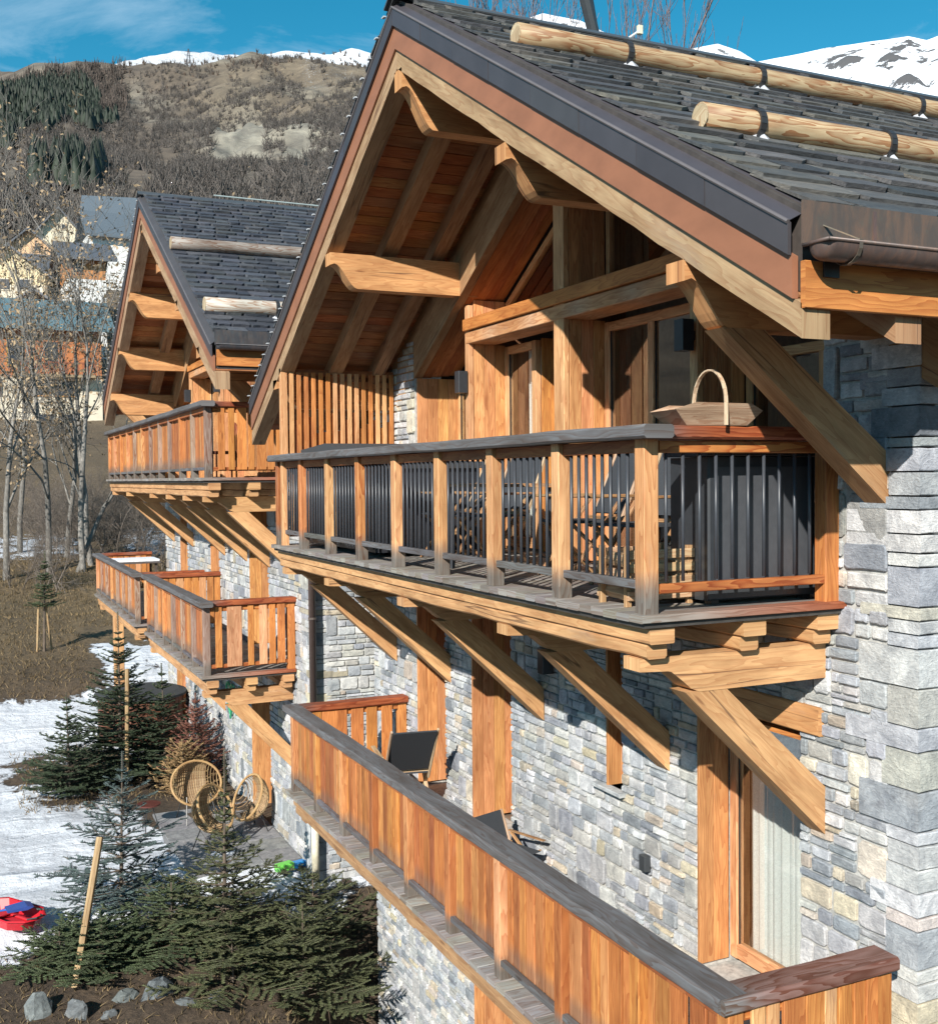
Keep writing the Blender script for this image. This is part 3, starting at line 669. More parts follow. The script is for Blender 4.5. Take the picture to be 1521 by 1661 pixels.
# ------------------------------------------------------------------ timber gable front
def timber_front(root, g, xf, xg, z0, zb, zt, A, Mm, C, yl, yr_, win1, win2, lo=.6):
    """recessed timber and glass front under the gable. A, Mm, C = (y0, y1) of the posts; yl, yr_ = stone jambs"""
    s = g.s; bot = lambda y: g.top(y)-lo
    d_ = xg-xf
    # backing behind the boards
    mb = MB(); box(mb, xg+.28, xg+.30, C[0], A[1], z0-.02, z0+.0, (.2, .1, .05), 'y'); tw = part('timber_front', mb, root, 'wood')
    for (a, b) in (A, Mm, C):
        mb = MB(); prism(mb, [(a+.03, z0), (b, z0), (b, bot(b)), (a+.03, bot(a+.03))], xf+.03, xg+.25, (.2, .1, .05), 'yz'); part('post_core', mb, tw, 'wood')
    for (a, b) in (A, Mm, C):
        p = MB(); beam(p, (xf, (a+b)/2, z0), (xf, (a+b)/2, bot(b if b > g.yr else a)), b-a-.004, .06, vary(LARCH_L, .06), (1, 0, 0), .006); part('post', p, tw, 'wood')
        for (za, zc) in ((z0, zb), (zt, 99)):
            planks_y(tw, 0, .024, 0, 0, za, zc, .135, mixc(LARCH, LARCH_L, .5), 'wood', 'reveal_board', zfun=lambda u, a=a: bot(a), dirx=True, y=a+.03, x0=xf+.035, x1=xg, va=.16)
    # left stone jamb lined with boards
    planks_y(tw, 0, .024, 0, 0, z0, 99, .14, mixc(LARCH, LARCH_L, .4), 'wood', 'reveal_board', zfun=lambda u: bot(yl), dirx=True, y=yl+.0, x0=xf-.12, x1=xg+.0, va=.14)
    # transom of two stacked beams
    m = MB(); beam(m, (xf+.13, C[0], (zb+zb+.135)/2), (xf+.13, A[1]-.04, (zb+zb+.135)/2), .33, .132, vary(LARCH_L, .05), (0, 0, 1), .006, stops=[i/14 for i in range(1, 14)], cfun=lambda t: mixc(mixc(LARCH_L, LARCH, .4), (.5, .45, .38), .35*(1 if int(t*28) % 3 == 0 else .2)), wob=.0); part('transom', m, tw, 'wood')
    m = MB(); beam(m, (xf+.12, C[0], (zb+.14+zt)/2), (xf+.12, A[1]-.02, (zb+.14+zt)/2), .37, zt-zb-.142, vary(LARCH, .05), (0, 0, 1), .006); part('transom', m, tw, 'wood')
    # wall plane at the glazing: head board, spandrel
    window(root, xg+.02, win1[0], win1[1], z0+.03, zb-.02, .085, (), curtain=[(win1[0]+.12, win1[1]-.33)])
    planks_y(tw, 0, .024, 0, 0, z0, zb, .11, LARCH, 'wood', 'reveal_board', dirx=True, y=win1[0]+.0, x0=xg+.05, x1=xg+.26)
    window(root, xg+.25, Mm[1], win1[0], z0+.03, zb-.02, .08, ())
    window(root, xg+.02, win2[0], win2[1], z0+.03, zb-.02, .085, (win2[2],), curtain=None)
    planks_y(tw, xg+.03, .03, C[1], win2[0], z0, zb, .12, LARCH)
    window(root, xg+.04, yr_-.05, C[0], z0+.03, bot(yr_)-.05, .075, (yr_+.62,))
    window(root, xg+.02, A[1], yl, z0+.03, bot(yl)-.02, .075, (A[1]+.5,))
    # upper glazing: raked panes and frames
    for (a, b) in ((C[1], Mm[0]), (Mm[1], A[0])):
        ya, yb = a+.01, b-.01; e = .07
        P = [(ya, zt), (yb, zt), (yb, bot(yb)-.02), (ya, bot(ya)-.02)]
        if a < g.yr < b: P.insert(3, (g.yr, bot(g.yr)-.02))
        f = MB(); sgn = -1 if b <= g.yr+.1 else 1
        A0, B0 = V((xg+.03, ya, bot(ya)-.055)), V((xg+.03, yb, bot(yb)-.055))
        beam(f, A0, B0, .06, .07, vary(LARCH_L, .05), (0, 0, 1), .004); box(f, xg, xg+.06, ya, yb, zt, zt+.07, LARCH_L, 'y', .004)
        for q in (ya, yb-.06): box(f, xg, xg+.06, q, q+.06, zt+.07, bot(q+.03)-.09, LARCH_L, 'z', .004)
        wn = part('gable_window', f, root, 'wood'); m = MB(); prism(m, P, xg+.02, xg+.032, (.1, .1, .1), 'yz'); part('pane', m, wn, 'glass')
    # raking lining boards under the roof between front and glazing
    n = 4
    for sg, a, b in ((-1, .05, g.yr-yr_), (1, .05, yl-g.yr)):
        for i in range(n):
            x_ = xf-.045+(d_+.05)*(i+.5)/n; lz = lo-.0+.0*i; m = MB(); c = vary(random.choice((LARCH, LARCH_R, mixc(LARCH, SOFF, .5))), .15, .06)
            beam(m, (x_, g.yr+sg*a, g.zt-s*a-lo+.02+.012*i), (x_, g.yr+sg*b, g.zt-s*b-lo+.02+.012*i), (d_+.05)/n-.003, .022, c, (0, sg*s, 1), .003); part('lining_board', m, tw, 'wood')
    return tw
def wall_lamp(root, x, y, z, w_=.11, d=.13, h=.235):
    mb = MB(); box(mb, x-d, x-.02, y-w_/2, y+w_/2, z, z+h, (.035, .037, .042), 'z', .006); l = part('wall_lamp', mb, root, 'metal')
    m = MB(); box(m, x-.02, x+.05, y-.025, y+.025, z+h*.35, z+h*.65, (.05, .05, .05), 'x', .002); part('lamp_bracket', m, l, 'metal')
def core(root, x0, x1, y0, y1, z0, z1, zf, g):
    """rooms behind the windows: floors, back wall, end walls up to the roof"""
    mb = MB(); c = (.16, .12, .09)
    prism(mb, [(y0+.1, z0), (y1-.1, z0), (y1-.1, g.top(y1-.1)-.42), (g.yr, g.zt-.42), (y0+.1, g.top(y0+.1)-.42)], x0+2.6, x0+2.75, c, 'yz')
    for z in zf: box(mb, x0+.36, x0+2.6, y0+.1, y1-.1, z-.25, z-.01, c, 'x')
    part('interior_shell', mb, root, 'plain')
    mb = MB(); box(mb, x0+.36, x1, y0, y0+.3, z0, z1, (.3, .3, .3), 'x'); box(mb, x0+.36, x1, y1-.3, y1, z0, z1, (.3, .3, .3), 'x'); part('side_wall_core', mb, root, 'mortar')

# ================================================================== CHALET 1 (near)
ch1 = thing('chalet', 'nearest slate-roofed chalet with stone walls and a bar-railed upper balcony', 'chalet', 'stone and timber chalets')
g1 = Gable(0.0, 11.0, 3.6, 4.93, 5.22, 4.905, .583)
slc1 = [(.062, .064, .068), (.078, .079, .082), (.05, .053, .058), (.095, .094, .092), (.11, .105, .095)]
r1 = roof(ch1, g1, slc1, .19, (.26, .75), .020, 7.6, [(.0, .17), (.60, .77), (1.16, 1.31), (1.45, 1.55, 1.05)], 2.2, inset=.10)
gutter(r1, -.03, 7.0, -1.495, 1.825, .082, (.14, .95, 1.9))
snow_log(r1, 'snow_log', .335, 9.0, 2.05, 4.09, .082, (1.30, 2.60, 4.4), (.43, .33, .20))
snow_log(r1, 'snow_log', .50, 9.0, .04, 2.905, .080, (.90, 1.95, 3.4), (.47, .36, .22))
for q in (2.0, 2.6, 3.3): 
    mb = MB(); yy = -1.36; prism(mb, [(3.6, g1.zt-.434), (3.6, g1.zt-.6), (-1.33, g1.top(-1.33)-.6), (-1.33, g1.top(-1.33)-.434)][::1], q, q+.17, BEAM_D, 'yz'); part('rafter', mb, r1, 'beam')
for (y0, top, tip, full, xe) in ((3.50, 4.29, 4.118, 3.79, 1.66), (1.575, 3.125, 3.0, 2.765, 1.66), (5.505, 3.10, 2.975, 2.745, 1.66), (-.484, 1.935, 1.822, 1.588, 1.5), (7.62, 1.98, 1.87, 1.64, 1.5)):
    mb = MB(); scroll(mb, 0.0, xe, top, tip, full, y0, y0+.165, vary(mixc(BEAM, LARCH, .35), .05, .02)); part('purlin', mb, ch1, 'beam')
brace(ch1, -.484, -.322, .251, .537, 1.592, 1.47, .90, .585, mixc(BEAM, BEAM_D, .4))
timber_front(ch1, g1, 1.60, 2.02, 0.0, 2.24, 2.51, (5.55, 5.65), (3.50, 3.69), (1.50, 1.60), 6.83, .05, (4.84, 5.55), (1.95, 3.50, 2.745), lo=1.05)
wall_lamp(ch1, 1.56, 1.55, 1.73); wall_lamp(ch1, 1.575, 5.60, 1.71)
mb = MB(); tube(mb, [(1.35, 5.75, 3.22), (1.33, 5.73, 3.08)], .035, (.03, .03, .03), 10); part('spotlight', mb, r1, 'metal')
# stone walls
mbw = MB(); st = []
ops = [(.254, 1.342, -2.90, -.72), (2.376, 2.60, -1.83, -.45), (4.38, 5.275, -2.90, -.45), (5.996, 6.802, -2.90, -.45), (4.15, 5.28, -7.2, -3.6), (6.15, 6.68, -4.56, -3.75)]
wall_x(mbw, st, 1.45, -.50, 8.30, -7.2, -.02, ops, .80)
wall_x(mbw, st, 1.45, 6.83, 8.30, -.02, 2.6, [], 1.0, zmax=lambda u: g1.top(u)-.45)
wall_x(mbw, st, 1.45, -.50, .05, -.02, 2.6, [], 1.15, zmax=lambda u: g1.top(u)-.45)
wall_y(mbw, st, -.72, 1.68, 4.2, -7.2, 1.94, [], .9)
quoins(st, 1.45, -.72, -7.2, 1.93)
sw = part('stone_wall', mbw, ch1, 'mortar'); commit(st, sw, 'stone', 'stone', 300, 'remaining_stones')
core(ch1, 1.45, 9.0, -.70, 8.33, -7.2, 1.6, (0, -2.88), g1)
# lower openings: linings, doors, lintel, sills
def opening(root, x, ya, yb, za, zb, depth, kind='door', curtain=False):
    lin = MB(); box(lin, x+.03, x+depth+.05, ya-.02, ya+.004, za, zb, LARCH, 'z'); box(lin, x+.03, x+depth+.05, ya, yb, zb-.03, zb, LARCH, 'y'); ln = part('opening_lining', lin, root, 'wood')
    planks_y(ln, 0, .028, 0, 0, za, zb-.03, .115, mixc(LARCH, LARCH_L, .45), 'wood', 'reveal_board', dirx=True, y=yb-.0, x0=x-.015, x1=x+depth, va=.15)
    window(root, x+depth+.04, ya, yb-.03, za+.02, zb-.03, .085, (), curtain=[(ya+.08, yb-.12)] if curtain else None)
opening(ch1, 1.45, .254, 1.342, -2.86, -.93, .26, curtain=True)
mb = MB(); beam(mb, (1.50, .05, -.79), (1.50, 1.62, -.79), .17, .185, mixc(BEAM, LARCH, .3), (0, 0, 1), .008); part('lintel', mb, ch1, 'beam')
for (a, b, zb_) in ((4.38, 5.275, -.45), (5.996, 6.802, -.45)): opening(ch1, 1.45, a, b, -2.86, zb_, .50, curtain=False)
opening(ch1, 1.45, 2.376, 2.60, -1.83, -.45, .25)
opening(ch1, 1.45, 4.15, 5.28, -7.1, -3.6, .55)
opening(ch1, 1.45, 6.15, 6.68, -4.52, -3.75, .3)
for (a, b, z) in ((2.30, 2.74, -1.83), (6.05, 6.78, -4.56)):
    mb = MB(); box(mb, 1.37, 1.72, a, b, z-.035, z, (.42, .44, .45), 'y', .006); part('sill', mb, ch1, 'stone')
# small fittings on the wall
mb = MB(); box(mb, 1.37, 1.43, 1.93, 2.02, -2.36, -2.24, (.04, .045, .05), 'z', .01); part('socket_box', mb, ch1, 'metal')
mb = MB(); tube(mb, [(1.43, 7.5, -4.55), (1.33, 7.5, -4.55), (1.32, 7.5, -4.62)], .012, (.35, .25, .1), 6); tube(mb, [(1.38, 7.45, -4.5), (1.38, 7.56, -4.5)], .008, (.35, .25, .1), 6); part('garden_tap', mb, ch1, 'metal')
wall_lamp(ch1, 1.44, 3.52, -1.02)
# upper balcony
BAY = .9687; ys1 = [BAY*k for k in range(9)]
dk = deck(ch1, -.045, 1.50, -.15, 7.82, 0.0)
b1 = railing(ch1, 'balcony_railing', 0.0, ys1, 0.0, 'bars', bars=9)
short_rail(ch1, 0.0, 0.0, 1.45, 0.0, 'bars')
for q, (x_, e) in enumerate(((.035, -.10), (.70, -.10), (1.27, -.10))):
    mb = MB(); step_beam(mb, x_, .17, e, 7.8, -.078, .19, vary(BEAM, .04, .02)); part('balcony_beam', mb, ch1, 'beam')
YB = (.01, 1.682, 3.68, 5.81, 7.455)
for y in YB:
    cross_beam(ch1, y, y+.17, .04, 1.44, -.272); brace(ch1, y+.004, y+.166, .363, .662, -.49, 1.44, -1.195, -1.5)
# slatted privacy screen across the far end of the upper balcony
mb = MB(); box(mb, .0, .08, 7.44, 7.52, 0.0, 2.10, LARCH_L, 'z', .005); box(mb, .10, 1.44, 7.465, 7.505, 2.03, 2.10, LARCH_R, 'x', .004); box(mb, .10, 1.44, 7.465, 7.505, .10, .17, LARCH_R, 'x', .004)
scn = part('privacy_screen', mb, ch1, 'wood')
for k in range(15):
    u = .13+k*.0905; mb = MB(); beam(mb, (u, 7.445, .12), (u, 7.445, 2.06), .024, .052, vary(random.choice((LARCH, LARCH_L)), .12, .06), (1, 0, 0), .003); part('slat', mb, scn, 'wood')
    if k < 14:
        mb = MB(); beam(mb, (u+.045, 7.485, .12), (u+.045, 7.485, random.uniform(1.32, 1.60)), .022, .06, vary(random.choice((LARCH, LARCH_R)), .12, .06), (1, 0, 0), .003); part('slat', mb, scn, 'wood')
# lower balcony
ys2 = [7.24-.895*i for i in range(9)]+[-.74]; Z2 = -2.88
deck(ch1, -.05, 1.44, -.86, 7.32, Z2, .145, mixc(GREYW_L, (.34, .33, .31), .4))
railing(ch1, 'balcony_railing', 0.0, ys2, Z2, 'boards', 5, H=.93, over=.015)
short_rail(ch1, -.74, 0.0, 1.13, Z2, 'boards', [(.03, .09), (.145, .08), (.26, .15), (.43, .13), (.57, .09), (.68, .10), (.80, .08), (.90, .09)], cap=(mixc(GREYW, (.2, .19, .18), .5), mixc(REDW, GREYW, .6)), H=.93)
short_rail(ch1, 7.24, 0.0, 1.44, Z2, 'boards', [(.0, .24), (.2, .2), (.36, .12), (.5, .16), (.66, .14), (.82, .14)], cap=(GREYW, REDW), H=.93)
for x_ in (.02, .70, 1.25):
    mb = MB(); step_beam(mb, x_, .17, -.84, 7.22, Z2-.078, .19, vary(BEAM_D if x_ < .1 else BEAM, .04, .02)); part('balcony_beam', mb, ch1, 'beam')
for y in (-.5, 1.6, 3.68, 5.7, 7.0): cross_beam(ch1, y, y+.17, .10, 1.44, Z2-.272, BEAM_D)

# ================================================================== CHALET 2 (far)
ch2 = thing('chalet', 'farther chalet at the left with board-railed balconies and two pale roof logs', 'chalet', 'stone and timber chalets')
X2 = -.32; W2 = 1.05; g2 = Gable(X2, 9.5, 15.55, 5.97, 5.85, 6.03, .56)
slc2 = [(.058, .064, .080), (.045, .051, .066), (.070, .075, .088), (.062, .066, .074)]
r2 = roof(ch2, g2, slc2, .185, (.20, .38), .034, 9.3, [(.0, .2), (.85, 1.05), (1.35, 1.5, 1.15)], 2.0, sofw=.16, ldepth=.66)
gutter(r2, X2, 9.0, 9.58-.12, 2.62-.02, .07, (.55, 1.8), (.06, .06, .07))
snow_log(r2, 'snow_log', -.30, 8, 12.75, g2.top(12.75)+.13, .10, (1.9, 5.0), (.27, .25, .23)); snow_log(r2, 'snow_log', -.28, 8, 10.35, g2.top(10.35)+.14, .11, (.75, 3.0), (.52, .50, .45))
mb = MB()
tube(mb, [(1.0, 15.50, 6.12), (7.5, 15.5, 6.12)], .012, (.35, .42, .42), 5); part('lightning_rod', mb, r2, 'metal')
for (y, z, fl) in ((13.86, 4.47, 1), (12.17, 3.59, 1), (10.57, 2.69, 1), (15.50, 5.47, 1), (17.12, 4.47, 1), (18.85, 3.60, 1), (20.2, 2.72, 1)):
    mb = MB(); scroll(mb, X2, W2+.4, z, z-.15, z-.46, y, y+.19, vary(mixc(BEAM, LARCH, .35), .05, .02), .35); part('purlin', mb, ch2, 'beam')
brace(ch2, 20.22, 20.38, .0, .35, 2.26, W2, 1.55, 1.2); brace(ch2, 10.6, 10.76, .0, .35, 2.23, W2, 1.52, 1.18)
timber_front(ch2, g2, 1.10, 1.50, .82, 2.95, 3.22, (18.45, 18.58), (15.50, 15.70), (12.7, 12.85), 19.9, 11.0, (17.6, 18.45), (13.2, 15.50, 14.4), lo=1.15)
wall_lamp(ch2, 1.10, 18.5, 2.45, .13, .14, .26); wall_lamp(ch2, 1.10, 15.6, 2.45, .13, .14, .26)
planks_y(ch2, 1.08, .03, 9.9, 12.7, .82, 3.2, .15, mixc(LARCH, LARCH_L, .4), name='wall_board', zfun=lambda u: g2.top(u)-.66)
mbw = MB(); st = []
ops = [(12.15, 13.35, -2.05, .3), (15.75, 16.5, -2.05, .3), (18.9, 19.7, -2.05, .3), (12.15, 13.35, -5.2, -2.7), (19.4, 20.4, -5.2, -2.6)]
wall_x(mbw, st, W2, 9.98, 21.6, -5.2, .78, ops, 1.25, thin=0)
wall_x(mbw, st, W2, 19.9, 21.6, .78, 3.3, [], 1.3, zmax=lambda u: g2.top(u)-.45, thin=0)
wall_y(mbw, st, 9.80, W2+.2, 5.0, -5.2, 2.0, [], 1.0)
quoins(st, W2, 9.80, -5.2, 2.0)
sw = part('stone_wall', mbw, ch2, 'mortar'); commit(st, sw, 'stone', 'stone', 300, 'remaining_stones')
core(ch2, W2, 9.0, 9.83, 21.6, -5.2, 2.5, (.82, -2.04), g2)
for (a, b, za, zb_, dp) in ((12.15, 13.35, -2.04, .3, .4), (15.75, 16.5, -2.04, .3, .35), (18.9, 19.7, -2.04, .3, .35), (12.15, 13.35, -4.95, -2.7, .4), (19.4, 20.4, -4.95, -2.6, .35)):
    opening(ch2, W2, a, b, za, zb_, dp)
# downpipe in the gap and its pale foot
mb = MB(); tube(mb, [(1.02, 9.66, -4.05), (1.02, 9.66, 2.4), (1.02, 9.50, 2.6)], .05, (.07, .05, .045), 10); dp_ = part('downpipe', mb, ch2, 'metal', smooth=True)
mb = MB(); tube(mb, [(1.02, 9.66, -4.92), (1.02, 9.66, -4.04)], .056, (.62, .58, .44), 12); part('downpipe_foot', mb, dp_, 'plain', smooth=True)
for z in (-3.2, -1.2, .8):
    mb = MB(); tube(mb, [(1.02, 9.66, z), (1.02, 9.66, z+.03)], .058, (.1, .08, .07), 10); part('pipe_clip', mb, dp_, 'metal')
# upper balcony
def balcony2(y0, y1, z, bays, H=1.0, far=True, near=True, lay=None):
    n = bays; ys = [y0+(y1-y0)*k/n for k in range(n+1)]
    deck(ch2, X2-.05, W2-.02, y0-.15, y1+.06, z, .15)
    railing(ch2, 'balcony_railing', X2, ys, z, 'boards', 5, H=H, grey=.75)
    short_rail(ch2, y0, X2, W2-.01, z, 'boards', lay, H=H)
    if far: short_rail(ch2, y1, X2, W2-.01, z, 'boards', [(i/8, .13) for i in range(8)], H=H)
    for x_ in (X2+.03, X2+.6, W2-.22):
        mb = MB(); step_beam(mb, x_, .17, y0-.14, y1+.03, z-.078, .20, vary(BEAM, .04, .02)); part('balcony_beam', mb, ch2, 'beam')
balcony2(10.35, 20.95, .82, 11, 1.0, lay=[(.06, .10), (.19, .09), (.30, .14), (.44, .09), (.55, .14), (.69, .09), (.80, .15)])
for y in (10.5, 12.0, 13.5, 15.2, 18.2, 20.4):
    cross_beam(ch2, y, y+.17, X2+.03, W2-.01, .545); brace(ch2, y+.004, y+.166, X2+.36, X2+.66, .325, W2-.01, -.33, -.63)
balcony2(10.68, 15.75, -2.04, 6, lay=[(.05, .10), (.20, .22), (.47, .09), (.62, .12), (.75, .10), (.86, .12)])
for y in (10.75, 15.4):
    cross_beam(ch2, y, y+.17, X2+.03, W2-.01, -2.315); brace(ch2, y+.004, y+.166, X2+.36, X2+.66, -2.535, W2-.01, -3.3, -3.6)
balcony2(17.25, 23.8, -2.07, 7, H=.95, lay=[(.05, .3), (.4, .12), (.6, .12), (.8, .12)])
for y in (17.4, 20.2, 23.2): cross_beam(ch2, y, y+.17, X2+.03, W2-.01, -2.34)
mb = MB(); box(mb, X2+.05, X2+.27, 20.9, 21.12, -4.3, -2.34, BEAM, 'z', .01); box(mb, X2-.0, X2+.45, 20.8, 21.2, -4.5, -4.3, BEAM, 'x', .01); part('balcony_column', mb, ch2, 'beam')
mb = MB(); box(mb, X2-.1, X2+.45, 20.75, 21.3, -5.1, -4.5, (.4, .42, .42), 'x', .03); part('column_footing', mb, ch2, 'stone')
# green wire greeting on the ground floor wall
mb = MB(); gc = (.03, .28, .14)
def wp(yy, zz): return (W2-.06, yy, zz)
heart = [wp(14.75+.32*math.sin(t)**3*1.0, -3.22+.022*(13*math.cos(t)-5*math.cos(2*t)-2*math.cos(3*t)-math.cos(4*t))) for t in [i*math.pi/14 for i in range(29)]]
tube(mb, heart, .022, gc, 6)
tube(mb, [wp(14.45, -2.95), wp(14.28, -3.45), wp(14.05, -2.9)], .02, gc, 6); tube(mb, [wp(13.98, -3.42), wp(13.92, -2.95), wp(13.7, -2.98)], .02, gc, 6); tube(mb, [wp(13.95, -3.2), wp(13.74, -3.2)], .02, gc, 6)
tag(part('wire_wreath', mb, None, 'metal'), 'green wire heart and letters fixed to the stone wall under the farther chalet balcony', 'wall ornament')

# pale clips at every slate course along the two far-side verges
for g_, rt_, ex_ in ((g1, r1, .19), (g2, r2, .185)):
    n_ = int(g_.hl/ex_)
    for i in range(1, n_+1):
        d_ = g_.hl*i/n_; mb = MB(); box(mb, g_.x0-.060, g_.x0-.034, g_.yr+d_-.035, g_.yr+d_+.015, g_.top(g_.yr+d_)+.004, g_.top(g_.yr+d_)+.016, (.42, .44, .46), 'x', .002); part('verge_clip', mb, rt_, 'plain')
# ================================================================== things on the balconies
def at(px, py, D):
    return CAM+cf*D+cr*((px-760.5)/FPX*D)-cu*((py-830.5)/FPX*D)
def rotz(o, a): o.rotation_euler = (0, 0, a)
t = thing('storage_cabinet', 'dark grey metal cabinet standing behind the short balcony rail near the corner', 'cabinet', loc=(1.02, .30, 0))
mb = MB(); box(mb, -.42, .42, -.20, .20, .10, .90, (.030, .034, .040), 'z', .012); part('body', mb, t, 'metal')
mb = MB(); box(mb, -.37, .37, -.215, -.2005, .15, .84, (.060, .064, .072), 'z', .006); part('front_panel', mb, t, 'metal')
mb = MB(); box(mb, -.45, .45, -.23, .23, .905, .935, (.028, .030, .036), 'x', .01); part('lid', mb, t, 'metal')
mb = MB(); box(mb, -.44, .43, -.22, .22, .03, .098, (.035, .040, .045), 'x', .01); part('plinth', mb, t, 'metal')
for sx in (-1, 1):
    mb = MB(); box(mb, sx*.36-.03, sx*.36+.03, -.18, -.12, .0, .03, (.02, .02, .02), 'z'); part('foot', mb, t, 'metal')
# trug basket on the rail corner
t = thing('trug_basket', 'shallow wooden trug with a hooped handle resting on the rail corner', 'basket', loc=(.52, -.02, 1.078))
C1 = (.46, .33, .24); rotz(t, -.12); t.scale = (.74, 1, 1.0); t.location.x = .50
mb = MB(); prism(mb, [(-.27, 0), (.27, 0), (.27, .012), (-.27, .012)], -.11, .11, C1); part('bottom', mb, t, 'wood')
for sy in (-1, 1):
    mb = MB(); vs = [V((-.27, sy*.11, 0)), (V((.27, sy*.11, 0))), V((.37, sy*.16, .085)), V((.26, sy*.17, .125)), V((-.22, sy*.17, .13)), V((-.40, sy*.16, .09))]
    n_ = V((0, -sy*.012, 0)); mb.add(vs+[v+n_ for v in vs], [[0, 1, 2, 3, 4, 5], [11, 10, 9, 8, 7, 6]]+[[i, i+6, (i+1) % 6+6, (i+1) % 6] for i in range(6)], [[(v.x, v.z*3+9) for v in vs]]*2+[[(0, 0), (0, .1), (.1, .1), (.1, 0)]]*6, vary(C1, .08)); part('side', mb, t, 'wood')
for sx in (-1, 1):
    a = .27 if sx > 0 else -.27; b = .37 if sx > 0 else -.40; mb = MB()
    vs = [V((a, -.11, 0)), V((a, .11, 0)), V((b, .16, .088)), V((b, -.16, .088))]; n_ = V((-sx*.012, 0, 0))
    mb.add(vs+[v+n_ for v in vs], [[0, 1, 2, 3], [7, 6, 5, 4]]+[[i, i+4, (i+1) % 4+4, (i+1) % 4] for i in range(4)], [[(v.y, v.z) for v in vs]]*2+[[(0, 0), (0, .1), (.1, .1), (.1, 0)]]*4, vary(C1, .08)); part('end_board', mb, t, 'wood')
mb = MB(); P = [V((.02, .185*math.cos(a_), .03+.33*math.sin(a_))) for a_ in [math.pi*k/16 for k in range(17)]]
P = [V((.02, .183, -.0+.0)), ]+[V((.02, .183, .06))]+[V((.02, .183*math.cos(a_), .13+.20*math.sin(a_))) for a_ in [math.pi*k/16 for k in range(17)]]+[V((.02, -.183, .06)), V((.02, -.183, 0))]
for q0, q1 in zip(P[:-1], P[1:]): beam(mb, q0, q1, .028, .010, (.62, .50, .36), (0, q0.y+.0001, .001 if abs(q0.z) < .13 else q0.z-.1), 0)
part('handle', mb, t, 'wood')
# crates of split logs by the corner post
t = thing('log_crate', 'low slatted crate of split logs on the deck inside the corner post', 'crate', loc=(.36, .42, 0))
for k in range(4):
    mb = MB(); z = .04+k*.082
    for yy in (-.17, .17): box(mb, -.24, .24, yy-.012, yy+.012, z, z+.055, vary((.50, .34, .2), .15), 'x', .003)
    o_ = part('slat', mb, t, 'wood', kind='stuff')
for k in range(9):
    mb = MB(); x = -.18+(k % 3)*.17; z = .07+(k//3)*.10; tube(mb, [(x, -.155, z), (x+.01, .155, z+.01)], .045, vary((.5, .36, .22), .2), 6); part('log', mb, t, 'wood')
for sx in (-1, 1):
    for sy in (-1, 1):
        mb = MB(); box(mb, sx*.225-.02, sx*.225+.02, sy*.142-.015, sy*.142+.015, 0, .36, (.42, .27, .14), 'z', .003); part('corner_post', mb, t, 'wood')
# covered hot tub at the far end of the deck
t = thing('hot_tub', 'black square hot tub with a folded cover at the far end of the upper deck', 'hot tub', loc=(.80, 6.05, 0))
mb = MB(); box(mb, -.56, .58, -1.15, 1.25, .05, .90, (.022, .024, .030), 'z', .03); part('cabinet', mb, t, 'metal')
for k in range(12):
    mb = MB(); y = -1.08+k*.2; box(mb, -.572, -.561, y, y+.185, .08, .88, (.030, .033, .040), 'z', .002); part('side_panel', mb, t, 'metal')
mb = MB(); prism(mb, [(-1.2, .905), (-1.2, .95), (-.3, .98), (.0, 1.13), (.35, 1.18), (1.28, 1.13), (1.28, .905)][::-1], -.60, .60, (.045, .047, .052), 'yz'); part('cover', mb, t, 'fabric')
mb = MB(); box(mb, -.60, .60, -1.2, 1.29, .885, .903, (.06, .06, .06), 'y', .004); part('rim', mb, t, 'metal')
# folding armchairs
def armchair(label, loc, rz, group, wood=(.36, .21, .10), fab=(.035, .04, .048), lean=.18, group_only=False):
    t = thing('folding_armchair', label, 'chair', group, loc); rotz(t, rz)
    for sy in (-1, 1):
        for nm, a, b in (('leg', (-.24, 0), (.22, .62)), ('leg', (.24, 0), (-.22, .45))):
            mb = MB(); beam(mb, (a[0], sy*.27, a[1]), (b[0], sy*.27, b[1]), .022, .04, vary(wood, .08), (0, sy, 0), .004); part(nm, mb, t, 'wood')
        mb = MB(); beam(mb, (-.27, sy*.28, .64), (.26, sy*.28, .64), .05, .022, vary(wood, .08), (0, 0, 1), .005); part('armrest', mb, t, 'wood')
        mb = MB(); beam(mb, (.20, sy*.25, .38), (.20+lean*1.5, sy*.25, 1.02), .03, .022, vary(mixc(wood, (.6, .5, .38), .5), .05), (0, 1, 0), .004); part('back_upright', mb, t, 'wood')
    mb = MB(); box(mb, -.24, .22, -.25, .25, .43, .45, fab, 'y', .004); part('seat', mb, t, 'fabric')
    mb = MB(); prism(mb, [(.235, .50), (.26, .49), (.20+lean*1.5+.02, 1.0), (.20+lean*1.5-.005, 1.01)], -.235, .235, fab); part('backrest', mb, t, 'fabric')
    mb = MB(); beam(mb, (.20, -.26, .46), (.20, .26, .46), .025, .03, wood, (0, 0, 1), .004); part('crossbar', mb, t, 'wood')
    return t
GA = 'dark canvas folding armchairs on the balconies'
armchair('armchair nearest the corner post behind the upper balcony bars', (.95, 1.35, 0), .15, GA)
armchair('second armchair from the corner post behind the upper balcony bars', (.93, 2.15, 0), -.1, GA)
armchair('armchair beyond the garden table behind the upper balcony bars', (.93, 3.75, 0), .2, GA)
armchair('upper balcony armchair standing closest to the black hot tub', (.85, 4.45, 0), -.15, GA)
armchair('armchair with its black backrest tipped up at the far end of the lower balcony', (.92, 6.0, Z2), -1.75, GA, wood=(.55, .42, .26), lean=.34)
a_ = armchair('low armchair half hidden by the lower rail', (1.02, 3.62, Z2), 1.9, GA, lean=.1); a_.scale = (.85, .85, .50)
t = thing('garden_table', 'slatted table with dark legs among the upper balcony armchairs', 'table', loc=(.62, 2.95, 0))
